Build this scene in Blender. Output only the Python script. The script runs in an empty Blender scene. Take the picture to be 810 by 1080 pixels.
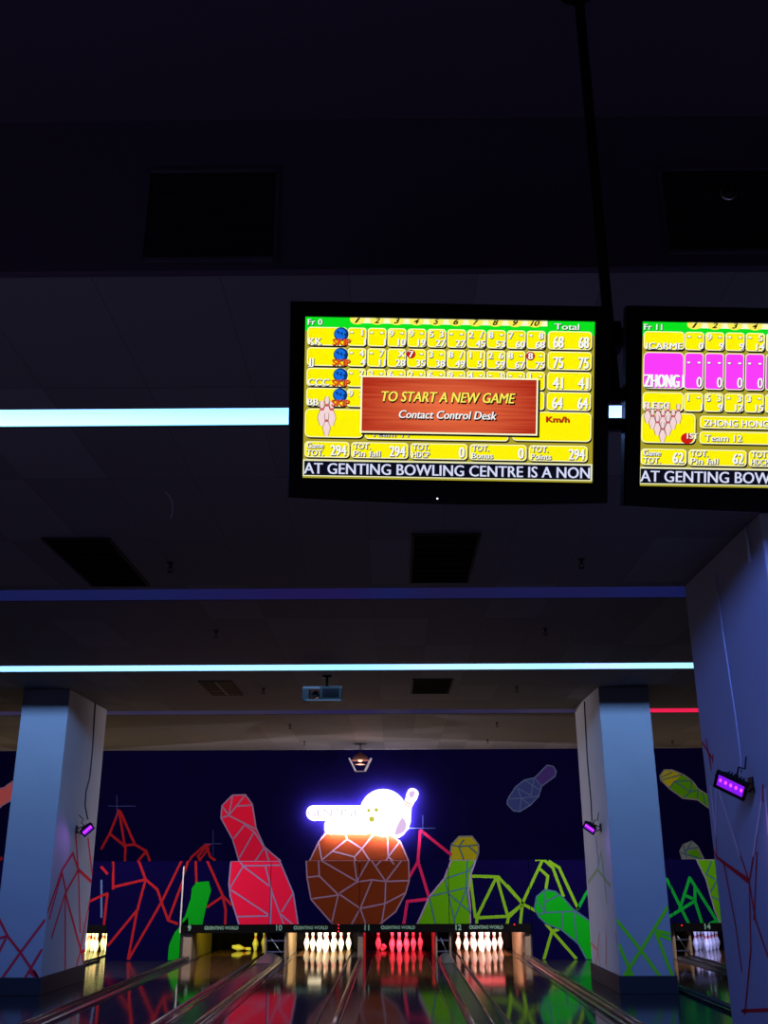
import bpy, bmesh, math, random
from mathutils import Vector, Matrix
random.seed(7)
scn = bpy.context.scene
COL = scn.collection
PI = math.pi

# ------------------------------------------------------------------ camera
F = 1050.0
CAMZ = 1.6
PITCH = math.atan(378 / F)
YAW = 0.008
ROLL = 0.0035
fwd = Vector((-math.sin(YAW) * math.cos(PITCH), math.cos(YAW) * math.cos(PITCH), math.sin(PITCH)))
r0 = Vector((math.cos(YAW), math.sin(YAW), 0))
u0 = r0.cross(fwd)
RIGHT = (r0 * math.cos(ROLL) - u0 * math.sin(ROLL)).normalized()
UP = RIGHT.cross(fwd).normalized()
CP = Vector((0, 0, CAMZ))
cam_d = bpy.data.cameras.new('camera')
cam = bpy.data.objects.new('camera', cam_d)
COL.objects.link(cam)
M3 = Matrix((RIGHT, UP, -fwd)).transposed()
cam.matrix_world = Matrix.Translation(CP) @ M3.to_4x4()
cam_d.sensor_fit = 'HORIZONTAL'
cam_d.sensor_width = 36.0
cam_d.lens = 36.0 * F / 810.0
cam_d.clip_start = 0.05
scn.camera = cam


def ray(px, py):
    return fwd + RIGHT * ((px - 405) / F) + UP * ((540 - py) / F)


def on_y(px, py, Y):
    d = ray(px, py); return CP + d * (Y / d.y)


def on_x(px, py, X):
    d = ray(px, py); return CP + d * (X / d.x)


def on_z(px, py, Z):
    d = ray(px, py); return CP + d * ((Z - CAMZ) / d.z)


# --------------------------------------------------------------- materials
MATS = {}


def mat(name, color=(.5, .5, .5), rough=.6, metal=0.0, emit=None, strength=0.0, spec=.5, sample=True, noise=0.0, nscale=8.0):
    if name in MATS: return MATS[name]
    m = bpy.data.materials.new(name); m.use_nodes = True
    nt = m.node_tree; b = nt.nodes['Principled BSDF']
    b.inputs['Base Color'].default_value = (*color, 1)
    b.inputs['Roughness'].default_value = rough
    b.inputs['Metallic'].default_value = metal
    b.inputs['Specular IOR Level'].default_value = spec
    if emit is not None:
        b.inputs['Emission Color'].default_value = (*emit, 1)
        b.inputs['Emission Strength'].default_value = strength
        if not sample: m.cycles.emission_sampling = 'NONE'
    if noise > 0:
        tc = nt.nodes.new('ShaderNodeTexCoord'); n = nt.nodes.new('ShaderNodeTexNoise')
        n.inputs['Scale'].default_value = nscale; n.inputs['Detail'].default_value = 4
        r = nt.nodes.new('ShaderNodeMapRange')
        r.inputs['To Min'].default_value = 1 - noise; r.inputs['To Max'].default_value = 1 + noise
        mx = nt.nodes.new('ShaderNodeMix'); mx.data_type = 'RGBA'; mx.blend_type = 'MULTIPLY'
        mx.inputs[0].default_value = 1
        mx.inputs[6].default_value = (*color, 1)
        nt.links.new(tc.outputs['Object'], n.inputs['Vector'])
        nt.links.new(n.outputs['Fac'], r.inputs['Value'])
        nt.links.new(r.outputs['Result'], mx.inputs[7])
        nt.links.new(mx.outputs[2], b.inputs['Base Color'])
    MATS[name] = m
    return m


def screen(name, rgb, k=1.0):
    """a lit colour on a television screen, given in display values"""
    lin = [((c / 255.0) / 12.92 if c <= 10 else (((c / 255.0) + .055) / 1.055) ** 2.4) for c in rgb]
    return mat('screen_' + name, (0, 0, 0), .3, emit=lin, strength=k, sample=False)


def node_math(nt, op, a, b=None):
    n = nt.nodes.new('ShaderNodeMath'); n.operation = op
    for i, v in enumerate((a, b)):
        if v is None: continue
        if isinstance(v, (int, float)): n.inputs[i].default_value = v
        else: nt.links.new(v, n.inputs[i])
    return n.outputs[0]


def ceiling_material():
    m = mat('ceiling_tiles', (.1, .1, .1), .85)
    nt = m.node_tree; b = nt.nodes['Principled BSDF']
    g = nt.nodes.new('ShaderNodeNewGeometry')
    sp = nt.nodes.new('ShaderNodeSeparateXYZ'); nt.links.new(g.outputs['Position'], sp.inputs[0])
    tx = node_math(nt, 'DIVIDE', node_math(nt, 'ADD', sp.outputs[0], 20.94), .61)
    ty = node_math(nt, 'DIVIDE', node_math(nt, 'ADD', sp.outputs[1], 20.37 - 0.0), 1.42)
    fx, fy = node_math(nt, 'FRACT', tx), node_math(nt, 'FRACT', ty)
    ix, iy = node_math(nt, 'FLOOR', tx), node_math(nt, 'FLOOR', ty)
    cb = nt.nodes.new('ShaderNodeCombineXYZ'); nt.links.new(ix, cb.inputs[0]); nt.links.new(iy, cb.inputs[1])
    wn = nt.nodes.new('ShaderNodeTexWhiteNoise'); wn.noise_dimensions = '2D'; nt.links.new(cb.outputs[0], wn.inputs['Vector'])
    pale = node_math(nt, 'GREATER_THAN', wn.outputs['Value'], .78)
    vary = node_math(nt, 'MULTIPLY_ADD', wn.outputs['Value'], .12)
    nt.nodes[-1].inputs[2].default_value = .9
    shade = node_math(nt, 'ADD', vary, node_math(nt, 'MULTIPLY', pale, .26))
    ex = node_math(nt, 'LESS_THAN', fx, .012)
    ey = node_math(nt, 'LESS_THAN', fy, .010)
    edge = node_math(nt, 'MAXIMUM', ex, ey)
    shade2 = node_math(nt, 'MULTIPLY', shade, node_math(nt, 'SUBTRACT', 1.0, node_math(nt, 'MULTIPLY', edge, .35)))
    mx = nt.nodes.new('ShaderNodeMix'); mx.data_type = 'RGBA'; mx.blend_type = 'MULTIPLY'; mx.inputs[0].default_value = 1
    mx.inputs[6].default_value = (.105, .10, .105, 1)
    nt.links.new(shade2, mx.inputs[7]); nt.links.new(mx.outputs[2], b.inputs['Base Color'])
    return m


def lane_material():
    m = mat('lane_boards', (.05, .03, .02), .075)
    nt = m.node_tree; b = nt.nodes['Principled BSDF']
    g = nt.nodes.new('ShaderNodeNewGeometry')
    sp = nt.nodes.new('ShaderNodeSeparateXYZ'); nt.links.new(g.outputs['Position'], sp.inputs[0])
    ix = node_math(nt, 'FLOOR', node_math(nt, 'DIVIDE', sp.outputs[0], .0273))
    iy = node_math(nt, 'FLOOR', node_math(nt, 'DIVIDE', sp.outputs[1], 1.6))
    cb = nt.nodes.new('ShaderNodeCombineXYZ'); nt.links.new(ix, cb.inputs[0]); nt.links.new(iy, cb.inputs[1])
    wn = nt.nodes.new('ShaderNodeTexWhiteNoise'); wn.noise_dimensions = '2D'; nt.links.new(cb.outputs[0], wn.inputs['Vector'])
    rp = nt.nodes.new('ShaderNodeValToRGB')
    rp.color_ramp.elements[0].color = (.055, .027, .010, 1); rp.color_ramp.elements[1].color = (.10, .05, .018, 1)
    nt.links.new(wn.outputs['Value'], rp.inputs['Fac']); nt.links.new(rp.outputs['Color'], b.inputs['Base Color'])
    n = nt.nodes.new('ShaderNodeTexNoise'); n.inputs['Scale'].default_value = 1.3
    bp = nt.nodes.new('ShaderNodeBump'); bp.inputs['Strength'].default_value = .04; bp.inputs['Distance'].default_value = .02
    nt.links.new(g.outputs['Position'], n.inputs['Vector']); nt.links.new(n.outputs['Fac'], bp.inputs['Height'])
    nt.links.new(bp.outputs['Normal'], b.inputs['Normal'])
    b.inputs['Specular IOR Level'].default_value = .28
    return m


def strip_material(name, stops, strength, scale=.35):
    m = mat(name, (.2, .2, .2), .5, emit=(1, 1, 1), strength=strength)
    nt = m.node_tree; b = nt.nodes['Principled BSDF']
    g = nt.nodes.new('ShaderNodeNewGeometry')
    sp = nt.nodes.new('ShaderNodeSeparateXYZ'); nt.links.new(g.outputs['Position'], sp.inputs[0])
    n = nt.nodes.new('ShaderNodeTexNoise'); n.noise_dimensions = '1D'; n.inputs['Scale'].default_value = scale; n.inputs['Detail'].default_value = 1
    nt.links.new(sp.outputs[0], n.inputs['W'])
    rp = nt.nodes.new('ShaderNodeValToRGB')
    els = rp.color_ramp.elements
    els[0].position = .3; els[0].color = (*stops[0], 1); els[1].position = .7; els[1].color = (*stops[-1], 1)
    for i, s in enumerate(stops[1:-1]):
        e = els.new(.3 + .4 * (i + 1) / (len(stops) - 1)); e.color = (*s, 1)
    nt.links.new(n.outputs['Fac'], rp.inputs['Fac']); nt.links.new(rp.outputs['Color'], b.inputs['Emission Color'])
    return m


# ------------------------------------------------------------- mesh builder
class MB:
    def __init__(self): self.v = []; self.f = []; self.m = []; self.mats = []; self.smooth = []

    def mi(self, m):
        if m not in self.mats: self.mats.append(m)
        return self.mats.index(m)

    def add(self, verts, faces, m, smooth=False):
        o = len(self.v); k = self.mi(m)
        self.v += [tuple(p) for p in verts]
        for f in faces:
            self.f.append([i + o for i in f]); self.m.append(k); self.smooth.append(smooth)

    def box(self, x0, x1, y0, y1, z0, z1, m, mx=None):
        vs = [Vector(p) for p in ((x0, y0, z0), (x1, y0, z0), (x1, y1, z0), (x0, y1, z0), (x0, y0, z1), (x1, y0, z1), (x1, y1, z1), (x0, y1, z1))]
        if mx is not None: vs = [mx @ p for p in vs]
        self.add(vs, [(3, 2, 1, 0), (4, 5, 6, 7), (0, 1, 5, 4), (1, 2, 6, 5), (2, 3, 7, 6), (3, 0, 4, 7)], m)

    def bevel_box(self, x0, x1, y0, y1, z0, z1, m, b=.01, seg=2, mx=None):
        bm = bmesh.new(); bmesh.ops.create_cube(bm, size=1)
        for v in bm.verts:
            v.co = Vector(((x0 + x1) / 2 + v.co.x * (x1 - x0), (y0 + y1) / 2 + v.co.y * (y1 - y0), (z0 + z1) / 2 + v.co.z * (z1 - z0)))
        bmesh.ops.bevel(bm, geom=list(bm.edges), offset=b, segments=seg, affect='EDGES', profile=.5)
        self.from_bm(bm, m, mx)

    def from_bm(self, bm, m, mx=None, smooth=False):
        bm.verts.ensure_lookup_table()
        vs = [(mx @ v.co) if mx is not None else v.co.copy() for v in bm.verts]
        self.add(vs, [[v.index for v in f.verts] for f in bm.faces], m, smooth); bm.free()

    def tube(self, pts, r, m, n=10, caps=True):
        pts = [Vector(p) for p in pts]; rings = []
        prev = None
        for i, p in enumerate(pts):
            t = (pts[min(i + 1, len(pts) - 1)] - pts[max(i - 1, 0)]).normalized()
            if prev is None:
                a = t.orthogonal().normalized()
            else:
                a = (prev - t * prev.dot(t)).normalized()
            prev = a; b = t.cross(a)
            rr = r[i] if isinstance(r, (list, tuple)) else r
            rings.append([p + (a * math.cos(2 * PI * k / n) + b * math.sin(2 * PI * k / n)) * rr for k in range(n)])
        vs = [q for R in rings for q in R]; fs = []
        for i in range(len(pts) - 1):
            for k in range(n):
                k2 = (k + 1) % n
                fs.append((i * n + k, i * n + k2, (i + 1) * n + k2, (i + 1) * n + k))
        self.add(vs, fs, m, True)
        if caps:
            self.add(rings[0], [list(range(n))[::-1]], m); self.add(rings[-1], [list(range(n))], m)

    def lathe(self, prof, m, n=20, mx=None, mfun=None):
        """prof: (radius, height) pairs; mfun(height) may pick a material"""
        for i in range(len(prof) - 1):
            (ra, za), (rb, zb) = prof[i], prof[i + 1]
            mm = mfun((za + zb) / 2) if mfun else m
            A = [Vector((ra * math.cos(2 * PI * k / n), ra * math.sin(2 * PI * k / n), za)) for k in range(n)]
            B = [Vector((rb * math.cos(2 * PI * k / n), rb * math.sin(2 * PI * k / n), zb)) for k in range(n)]
            vs = A + B
            if mx is not None: vs = [mx @ p for p in vs]
            self.add(vs, [(k, (k + 1) % n, n + (k + 1) % n, n + k) for k in range(n)], mm, True)

    def build(self, name, parent=None, loc=None):
        me = bpy.data.meshes.new(name)
        me.from_pydata(self.v, [], self.f)
        for m in self.mats: me.materials.append(m)
        me.polygons.foreach_set('material_index', self.m)
        me.polygons.foreach_set('use_smooth', self.smooth)
        bm = bmesh.new(); bm.from_mesh(me); bmesh.ops.remove_doubles(bm, verts=bm.verts, dist=1e-6)
        bmesh.ops.dissolve_degenerate(bm, edges=bm.edges, dist=1e-7)
        bm.to_mesh(me); bm.free(); me.update()
        o = bpy.data.objects.new(name, me); COL.objects.link(o)
        if parent is not None: o.parent = parent
        if loc is not None: o.location = loc
        return o


def tag(o, label=None, cat=None, group=None, kind=None):
    if label: o['label'] = label
    if cat: o['category'] = cat
    if group: o['group'] = group
    if kind: o['kind'] = kind
    return o


def empty(name, loc=(0, 0, 0), label=None, cat=None, group=None, mx=None):
    o = bpy.data.objects.new(name, None); COL.objects.link(o); o.empty_display_size = .1
    if mx is not None: o.matrix_world = mx
    else: o.location = loc
    return tag(o, label, cat, group)


# ----------------------------------------------------------------- lettering
_TC = {}


def glyphs(txt, bold=0.0, shear=0.0):
    key = (txt, bold, shear)
    if key in _TC: return _TC[key]
    cu = bpy.data.curves.new('lettering', 'FONT'); cu.body = txt; cu.size = 1; cu.offset = bold; cu.shear = shear
    cu.resolution_u = 3; cu.fill_mode = 'FRONT'
    ob = bpy.data.objects.new('lettering', cu); COL.objects.link(ob)
    dg = bpy.context.evaluated_depsgraph_get(); dg.update()
    me = ob.evaluated_get(dg).to_mesh()
    vs = [(v.co.x, v.co.y) for v in me.vertices]; fs = [list(p.vertices) for p in me.polygons]
    ob.evaluated_get(dg).to_mesh_clear()
    bpy.data.objects.remove(ob); bpy.data.curves.remove(cu)
    if vs:
        x0, x1 = min(v[0] for v in vs), max(v[0] for v in vs); y0, y1 = min(v[1] for v in vs), max(v[1] for v in vs)
    else: x0 = x1 = y0 = y1 = 0
    _TC[key] = (vs, fs, (x0, x1, y0, y1))
    return _TC[key]


def text_pts(txt, cx, cy, cap, width=None, bold=0.0, shear=0.0, align='c', ref=None):
    """2-D letter outlines: cap height cap; y up; width stretches to an exact width. cx, cy = centre (or left edge) and middle"""
    vs, fs, (x0, x1, y0, y1) = glyphs(txt, bold, shear)
    _, _, (_, _, cy0, cy1) = glyphs('H', bold, 0.0)
    sy = cap / (cy1 - cy0); sx = sy if width is None else width / max(1e-6, (x1 - x0))
    w = (x1 - x0) * sx
    ox = cx - w / 2 if align == 'c' else (cx if align == 'l' else cx - w)
    if ref is None: mid = (cy0 + cy1) / 2
    return [(ox + (x - x0) * sx, cy + (y - mid) * sy) for x, y in vs], fs


# ------------------------------------------------------------ painted artwork
def clip(poly, x0, x1, z0, z1):
    for ax, lim, sgn in ((0, x0, 1), (0, x1, -1), (1, z0, 1), (1, z1, -1)):
        out = []
        for i in range(len(poly)):
            a, b = poly[i - 1], poly[i]
            ina, inb = (a[ax] - lim) * sgn >= 0, (b[ax] - lim) * sgn >= 0
            if ina != inb:
                t = (lim - a[ax]) / (b[ax] - a[ax])
                out.append((a[0] + (b[0] - a[0]) * t, a[1] + (b[1] - a[1]) * t))
            if inb: out.append(b)
        poly = out
        if len(poly) < 3: return []
    return poly


class Art:
    """flat paintwork on a plane; polygons in plane coordinates"""
    def __init__(self, to_plane, s=1.0): self.tp = to_plane; self.items = []; self.n = 0

    def org(self, scale, ox, oy): self.s, self.ox, self.oy = scale, ox, oy; return self

    def P(self, p): return self.tp(self.ox + p[0] / self.s, self.oy + p[1] / self.s)

    def fill(self, pts, m, layer=1): self.items.append(([self.P(p) for p in pts], m, layer))

    def line(self, pts, w, m, layer=2):
        q = [self.P(p) for p in pts]
        for a, b in zip(q[:-1], q[1:]):
            dx, dz = b[0] - a[0], b[1] - a[1]; L = math.hypot(dx, dz)
            if L < 1e-6: continue
            dx, dz = dx / L, dz / L; h = w / 2; e = h * .6
            self.n += 1; ly = layer + (self.n % 7) * .06
            self.items.append(([(a[0] - dx * e - dz * h, a[1] - dz * e + dx * h), (a[0] - dx * e + dz * h, a[1] - dz * e - dx * h),
                                (b[0] + dx * e + dz * h, b[1] + dz * e - dx * h), (b[0] + dx * e - dz * h, b[1] + dz * e + dx * h)], m, ly))

    def outline(self, pts, w, m, layer=2): self.line(list(pts) + [pts[0]], w, m, layer)

    def paint(self, mb, rect, place):
        for poly, m, layer in self.items:
            c = clip(poly, *rect)
            if len(c) >= 3:
                if sum(c[i - 1][0] * c[i][1] - c[i][0] * c[i - 1][1] for i in range(len(c))) < 0: c = c[::-1]
                mb.add([place(p, layer * .003) for p in c], [list(range(len(c)))], m)


# paints
def paint(name, c, **k): return mat(name, c, .9, spec=.03, **k)
navy = paint('navy_paint', (.0010, .0003, .0185), noise=.25, nscale=1.5)
P_red = paint('paint_crimson', (.55, .007, .032))
P_webred = paint('paint_web_red', (.22, .008, .010))
P_pink = paint('paint_web_pink', (.34, .010, .05))
P_edge = paint('paint_mauve_line', (.20, .13, .22))
P_orange = paint('paint_burnt_orange', (.090, .0145, .003))
P_ballline = paint('paint_ball_line', (.17, .10, .13))
P_olive = paint('paint_olive_yellow', (.26, .24, .006))
P_lime = paint('paint_lime', (.055, .20, .002))
P_green = paint('paint_green', (.002, .215, .006))
P_webgreen = paint('paint_web_lime', (.11, .25, .008))
P_webemer = paint('paint_web_emerald', (.003, .20, .018))
P_dark = paint('paint_dark_teal_line', (.03, .085, .10))
P_blue = paint('paint_slate_blue', (.022, .035, .12))
P_violet = paint('paint_violet', (.035, .02, .11))
P_pale = paint('paint_pale_blue_line', (.06, .09, .17))
P_star = paint('paint_star', (.022, .03, .11))
P_grey = paint('paint_grey_edge', (.13, .14, .12))
P_colred = paint('paint_column_red', (.72, .03, .05)); P_colgreen = paint('paint_column_green', (.20, .80, .02))
P_salmon = paint('paint_salmon', (.45, .09, .09))
black = mat('black_plastic', (.003, .003, .0035), .6, spec=.2)
black_gloss = mat('black_gloss', (.0012, .0012, .0016), .3, spec=.12)
black_metal = mat('black_metal', (.002, .002, .0022), .7, spec=.1)
chrome = mat('brushed_steel', (.35, .35, .36), .3, metal=1.0)
white_plaster = mat('column_plaster', (.36, .375, .40), .75, noise=.08, nscale=2)
dark_trim = mat('dark_skirting', (.015, .014, .018), .6)
kick_wood = mat('kickback_ply', (.20, .145, .08), .45, noise=.2, nscale=9)
pit_black = mat('pit_curtain', (.003, .0025, .0025), .95, spec=.02)

# ----------------------------------------------------------------- the room
CH = 4.25            # ceiling
WY = 23.7            # mural wall
MY = 21.0            # masking fronts
XL, XR, YB = -13.0, 13.0, -5.0
ceil_m = ceiling_material()
dark_ceil = mat('dark_ceiling_paint', (.030, .017, .038), .9)
SLOTS = [5.75, 10.05, 13.95, 18.1]
SW = [.27, .45, .45, .5]


def structure(o): o['kind'] = 'structure'; return o


mb = MB()
ys = [4.05]
for Y, w in zip(SLOTS, SW): ys += [Y - w, Y]
ys.append(WY + .3)
for i in range(0, len(ys), 2): mb.box(XL, XR, ys[i], ys[i + 1], CH, CH + .3, ceil_m)
for Y, w in zip(SLOTS, SW):
    mb.box(XL, XR, Y - w - .02, Y + .02, CH + .30, CH + .34, dark_ceil)
mb.box(XL, XR, 4.0, 4.05, CH, 5.17, dark_ceil)
mb.box(XL, XR, YB, 4.05, 5.12, 5.3, dark_ceil)
structure(mb.build('ceiling'))

mb = MB(); floor_m = mat('dark_polished_floor', (.012, .012, .016), .13, noise=.2, nscale=3, spec=.3)
mb.box(XL, XR, YB, WY + .3, -.3, -.03, floor_m)
structure(mb.build('floor'))
ap_m = mat('approach_maple', (.36, .31, .28), .35, noise=.1, nscale=4)
mb = MB(); mb.box(XL, XR, YB, 4.38, -.03, 0, ap_m); structure(mb.build('floor'))
wall_m = mat('dark_wall_paint', (.03, .025, .05), .8, noise=.15, nscale=2)
mb = MB(); mb.box(XL - .3, XL, YB, WY + .3, -.3, 5.3, wall_m); structure(mb.build('wall_left'))
mb = MB(); mb.box(XR, XR + .3, YB, WY + .3, -.3, 5.3, wall_m); structure(mb.build('wall_right'))
mb = MB(); mb.box(XL - .3, XR + .3, YB - .3, YB, -.3, 5.3, wall_m); structure(mb.build('wall_rear'))

# --- mural on the back wall (above the masking line)
S1 = WY * .94 / F * 1.03    # metres per photo pixel out there
A = Art(lambda x, y: (on_y(x, y, WY).x, on_y(x, y, WY).z))
w1 = 1.5 * S1; w2 = 3.0 * S1
A.org(6.54, 220, 820)
rp = [(165, 122), (255, 120), (302, 185), (328, 350), (385, 480), (505, 582), (212, 582), (165, 425), (85, 280), (92, 195)]
A.fill(rp, P_red); A.outline(rp, w1, P_edge)
for l in ([(92, 195), (140, 262)], [(85, 280), (140, 262)], [(140, 262), (165, 130)], [(140, 262), (250, 125)], [(190, 198), (302, 190)],
          [(140, 262), (325, 355)], [(250, 325), (175, 420)], [(315, 375), (215, 550)], [(250, 325), (315, 375)], [(315, 375), (385, 485)],
          [(385, 485), (320, 578)], [(390, 490), (415, 575)]): A.line(l, w1, P_edge)
A.org(5.786, 310, 870)
bp = [(95, 222), (150, 105), (200, 45), (300, 5), (400, 0), (560, 35), (650, 105), (700, 222)]
A.fill(bp, P_orange); A.outline(bp, w1, P_ballline)
for l in ([(150, 105), (170, 215)], [(170, 215), (235, 160), (325, 88)], [(235, 160), (370, 195), (375, 222)], [(325, 88), (415, 145)], [(325, 88), (300, 5)],
          [(415, 145), (370, 195)], [(415, 145), (465, 222)], [(415, 145), (500, 40)], [(575, 195), (560, 222)], [(575, 195), (572, 80)],
          [(575, 195), (640, 110)], [(575, 195), (610, 222)]): A.line(l, w1, P_ballline)
A.org(5.786, 420, 860)
hp = [(370, 130), (450, 128), (490, 180), (490, 225), (475, 276), (315, 276), (325, 180)]
A.fill(hp, P_olive); A.outline(hp, w1, P_grey)
for l in ([(325, 180), (370, 190), (490, 180)], [(370, 190), (400, 270)], [(370, 190), (400, 150)], [(430, 190), (490, 240)]): A.line(l, w1 * .9, P_dark)
A.line([(135, 95), (120, 280)], w2, P_pink); A.line([(138, 92), (320, 238)], w2, P_pink)
A.line([(150, 0), (150, 135)], .8 * S1, P_star, 3); A.line([(55, 78), (225, 78)], .9 * S1, P_star, 3)
A.org(6.75, 520, 790)
up = [(385, 115), (430, 125), (450, 160), (440, 195), (345, 265), (325, 335), (265, 400), (190, 445), (145, 440), (100, 390), (105, 355), (160, 270), (225, 220), (295, 205)]
A.fill(up, P_blue); A.fill([(385, 115), (430, 125), (450, 160), (440, 195), (345, 265), (295, 205)], P_violet, 1.4); A.outline(up, w1 * .8, P_pale)
for l in ([(295, 205), (345, 265)], [(175, 280), (200, 350), (325, 335)], [(105, 355), (200, 350)], [(200, 350), (190, 445)], [(200, 350), (265, 400)], [(225, 220), (330, 290)], [(175, 280), (270, 330), (290, 210)]): A.line(l, w1 * .55, P_pale)
A.org(5.684, 100, 830)
for l in ([(145, 140), (90, 280), (40, 370)], [(145, 140), (180, 350)], [(155, 150), (240, 345)], [(90, 280), (180, 355)], [(180, 350), (240, 345), (310, 385), (335, 462)],
          [(310, 385), (245, 462)], [(185, 355), (180, 470), (110, 535)], [(545, 500), (580, 420), (660, 350), (690, 345)], [(600, 470), (630, 440), (620, 415), (665, 360)]): A.line(l, w2 * .85, P_webred)
A.line([(80, 115), (245, 115)], .8 * S1, P_star, 3); A.line([(133, 50), (133, 190)], .8 * S1, P_star, 3)
A.org(3.375, 90, 800)
A.line([(430, 310), (445, 350), (462, 362)], w2 * .85, P_webred); A.line([(400, 372), (440, 318)], w2 * .7, P_webred)
A.line([(455, 255), (455, 345)], .8 * S1, P_star, 3); A.line([(425, 303), (485, 303)], .8 * S1, P_star, 3)
A.org(6.23, 680, 780)
yp = [(130, 200), (180, 200), (250, 230), (310, 270), (350, 325), (415, 365), (470, 400), (470, 470), (420, 450), (345, 395), (250, 385), (160, 320), (105, 265), (100, 240)]
A.fill(yp, P_lime); A.fill([(130, 200), (180, 200), (250, 230), (190, 280), (160, 320), (105, 265), (100, 240)], P_olive, 1.4); A.outline(yp, w1, P_grey)
for l in ([(105, 250), (180, 215)], [(110, 265), (250, 230)], [(160, 320), (195, 275), (310, 270)], [(195, 275), (300, 345), (250, 385)], [(300, 345), (310, 270)], [(300, 345), (350, 330)], [(350, 330), (345, 395)], [(380, 350), (400, 430)]): A.line(l, w1 * .8, P_dark)
A.org(6.23, 680, 880)
gh = [(250, 65), (310, 40), (350, 75), (400, 175), (245, 172), (225, 110)]
A.fill(gh, P_grey); A.fill([(280, 110), (345, 95), (378, 165), (300, 150)], P_lime, 1.4)
for l in ([(250, 65), (275, 150)], [(310, 45), (265, 120)], [(235, 120), (380, 165)], [(290, 95), (350, 85)]): A.line(l, w1 * .9, P_dark)
A.org(1, 0, 0)
sp_ = [(-22, 846), (-6, 832), (4, 831), (15, 823), (16, 842), (3, 849), (-6, 858), (-22, 862)]
A.fill(sp_, P_salmon); A.outline(sp_, w1, P_edge)
# the left bay's mural
A.line([(-30, 960), (-8, 915), (2, 905)], w2, P_webred)
for (x, y, hw, hh) in ((210, 863, 0, 0),): pass
mb = MB(); mb.box(XL, XR, WY, WY + .3, -.3, CH + .3, navy)
A.paint(mb, (XL, XR, 0.3, CH), lambda p, h: (p[0], WY - h, p[1]))
structure(mb.build('wall_back'))

# --- lower mural, on masking units and side panels at MY
B = Art(lambda x, y: (on_y(x, y, MY).x, on_y(x, y, MY).z))
S2 = S1 * MY / WY; w1 = 1.5 * S2; w2 = 3.0 * S2
B.org(6.54, 220, 820)
rl = [(155, 575), (490, 575), (510, 620), (585, 800), (620, 1030), (215, 1030), (150, 820), (140, 740)]
B.fill(rl, P_red); B.outline(rl, w1, P_edge)
for l in ([(240, 610), (490, 605)], [(235, 620), (150, 760)], [(235, 610), (415, 745)], [(390, 605), (440, 800), (525, 1030)], [(435, 780), (425, 1030)],
          [(155, 775), (410, 945)], [(195, 960), (410, 955)], [(580, 805), (505, 925)], [(500, 945), (600, 1030)], [(240, 610), (215, 580)]): B.line(l, w1, P_edge)
B.org(5.786, 310, 870)
bl = [(75, 215), (700, 215), (703, 340), (680, 420), (620, 530), (520, 610), (240, 610), (105, 455), (80, 320)]
B.fill(bl, P_orange); B.outline(bl, w1, P_ballline)
for l in ([(150, 220), (155, 310)], [(80, 320), (155, 312)], [(155, 312), (270, 425)], [(115, 450), (270, 428)], [(270, 428), (230, 600)], [(170, 220), (385, 345)], [(385, 345), (368, 220)],
          [(385, 345), (455, 220)], [(280, 415), (385, 348), (475, 335), (560, 345), (700, 340)], [(475, 220), (560, 345)], [(560, 345), (655, 220)], [(500, 250), (530, 220)],
          [(280, 425), (405, 510)], [(475, 340), (405, 510)], [(405, 510), (555, 480), (680, 415)], [(560, 345), (555, 480), (535, 600)], [(405, 510), (350, 610)], [(405, 510), (440, 610)], [(610, 240), (590, 215)]): B.line(l, w1, P_ballline)
B.org(5.786, 420, 860)
gp = [(325, 270), (475, 270), (440, 370), (430, 470), (440, 560), (440, 670), (112, 670), (190, 495), (280, 385)]
B.fill(gp, P_lime); B.outline(gp, w1, P_edge)
for l in ([(290, 385), (440, 335)], [(190, 495), (420, 440)], [(285, 385), (345, 655)], [(420, 440), (345, 625)], [(420, 280), (415, 440), (440, 600)], [(305, 475), (440, 590)], [(190, 500), (228, 670)], [(470, 285), (420, 350)]): B.line(l, w1 * .9, P_dark)
for l in ([(125, 275), (70, 370)], [(120, 280), (185, 490)], [(185, 510), (55, 525)], [(55, 525), (33, 670)]): B.line(l, w2, P_pink, 1)
for l in ([(440, 370), (600, 375)], [(600, 375), (480, 620)], [(600, 375), (670, 620)], [(440, 370), (470, 620)], [(480, 625), (680, 615)], [(680, 615), (760, 540)],
          [(610, 375), (760, 540)], [(480, 620), (478, 670)], [(672, 620), (663, 670)]): B.line(l, w2, P_webgreen, 1)
B.org(6.75, 540, 890)
for l in ([(-30, 300), (80, 430), (165, 475)], [(-15, 500), (75, 430)], [(75, 420), (58, 580)], [(75, 420), (220, 110)], [(170, 112), (220, 107), (290, 170), (365, 370)],
          [(265, 125), (335, 170), (470, 460)], [(200, 180), (255, 230), (240, 330)], [(245, 575), (285, 620), (225, 830)], [(285, 620), (455, 815)], [(285, 620), (330, 610)]): B.line(l, w2, P_webgreen, 1)
B.line([(470, 460), (530, 350), (600, 250)], w2, P_webemer, 1)
gl = [(235, 325), (310, 340), (365, 385), (430, 460), (545, 545), (640, 620), (640, 830), (535, 830), (470, 710), (350, 610), (245, 570), (190, 520), (160, 460), (175, 375)]
B.fill(gl, P_green, 1.6); B.outline(gl, w1, P_dark, 2.2)
for l in ([(235, 325), (235, 490)], [(190, 500), (235, 490), (440, 480), (545, 545)], [(235, 490), (185, 420)], [(440, 480), (460, 705)], [(360, 490), (355, 605)], [(245, 410), (330, 365)]): B.line(l, w1, P_dark, 2.3)
B.org(3.375, 90, 800)
gs = [(395, 440), (440, 437), (448, 470), (430, 530), (415, 600), (345, 600), (345, 575), (355, 560), (375, 500), (380, 460)]
B.fill(gs, P_green, 1.6)
B.org(5.684, 100, 830)
B.fill([(560, 780), (560, 1040), (437, 1040), (445, 950), (480, 870)], P_green, 1.6)
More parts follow.
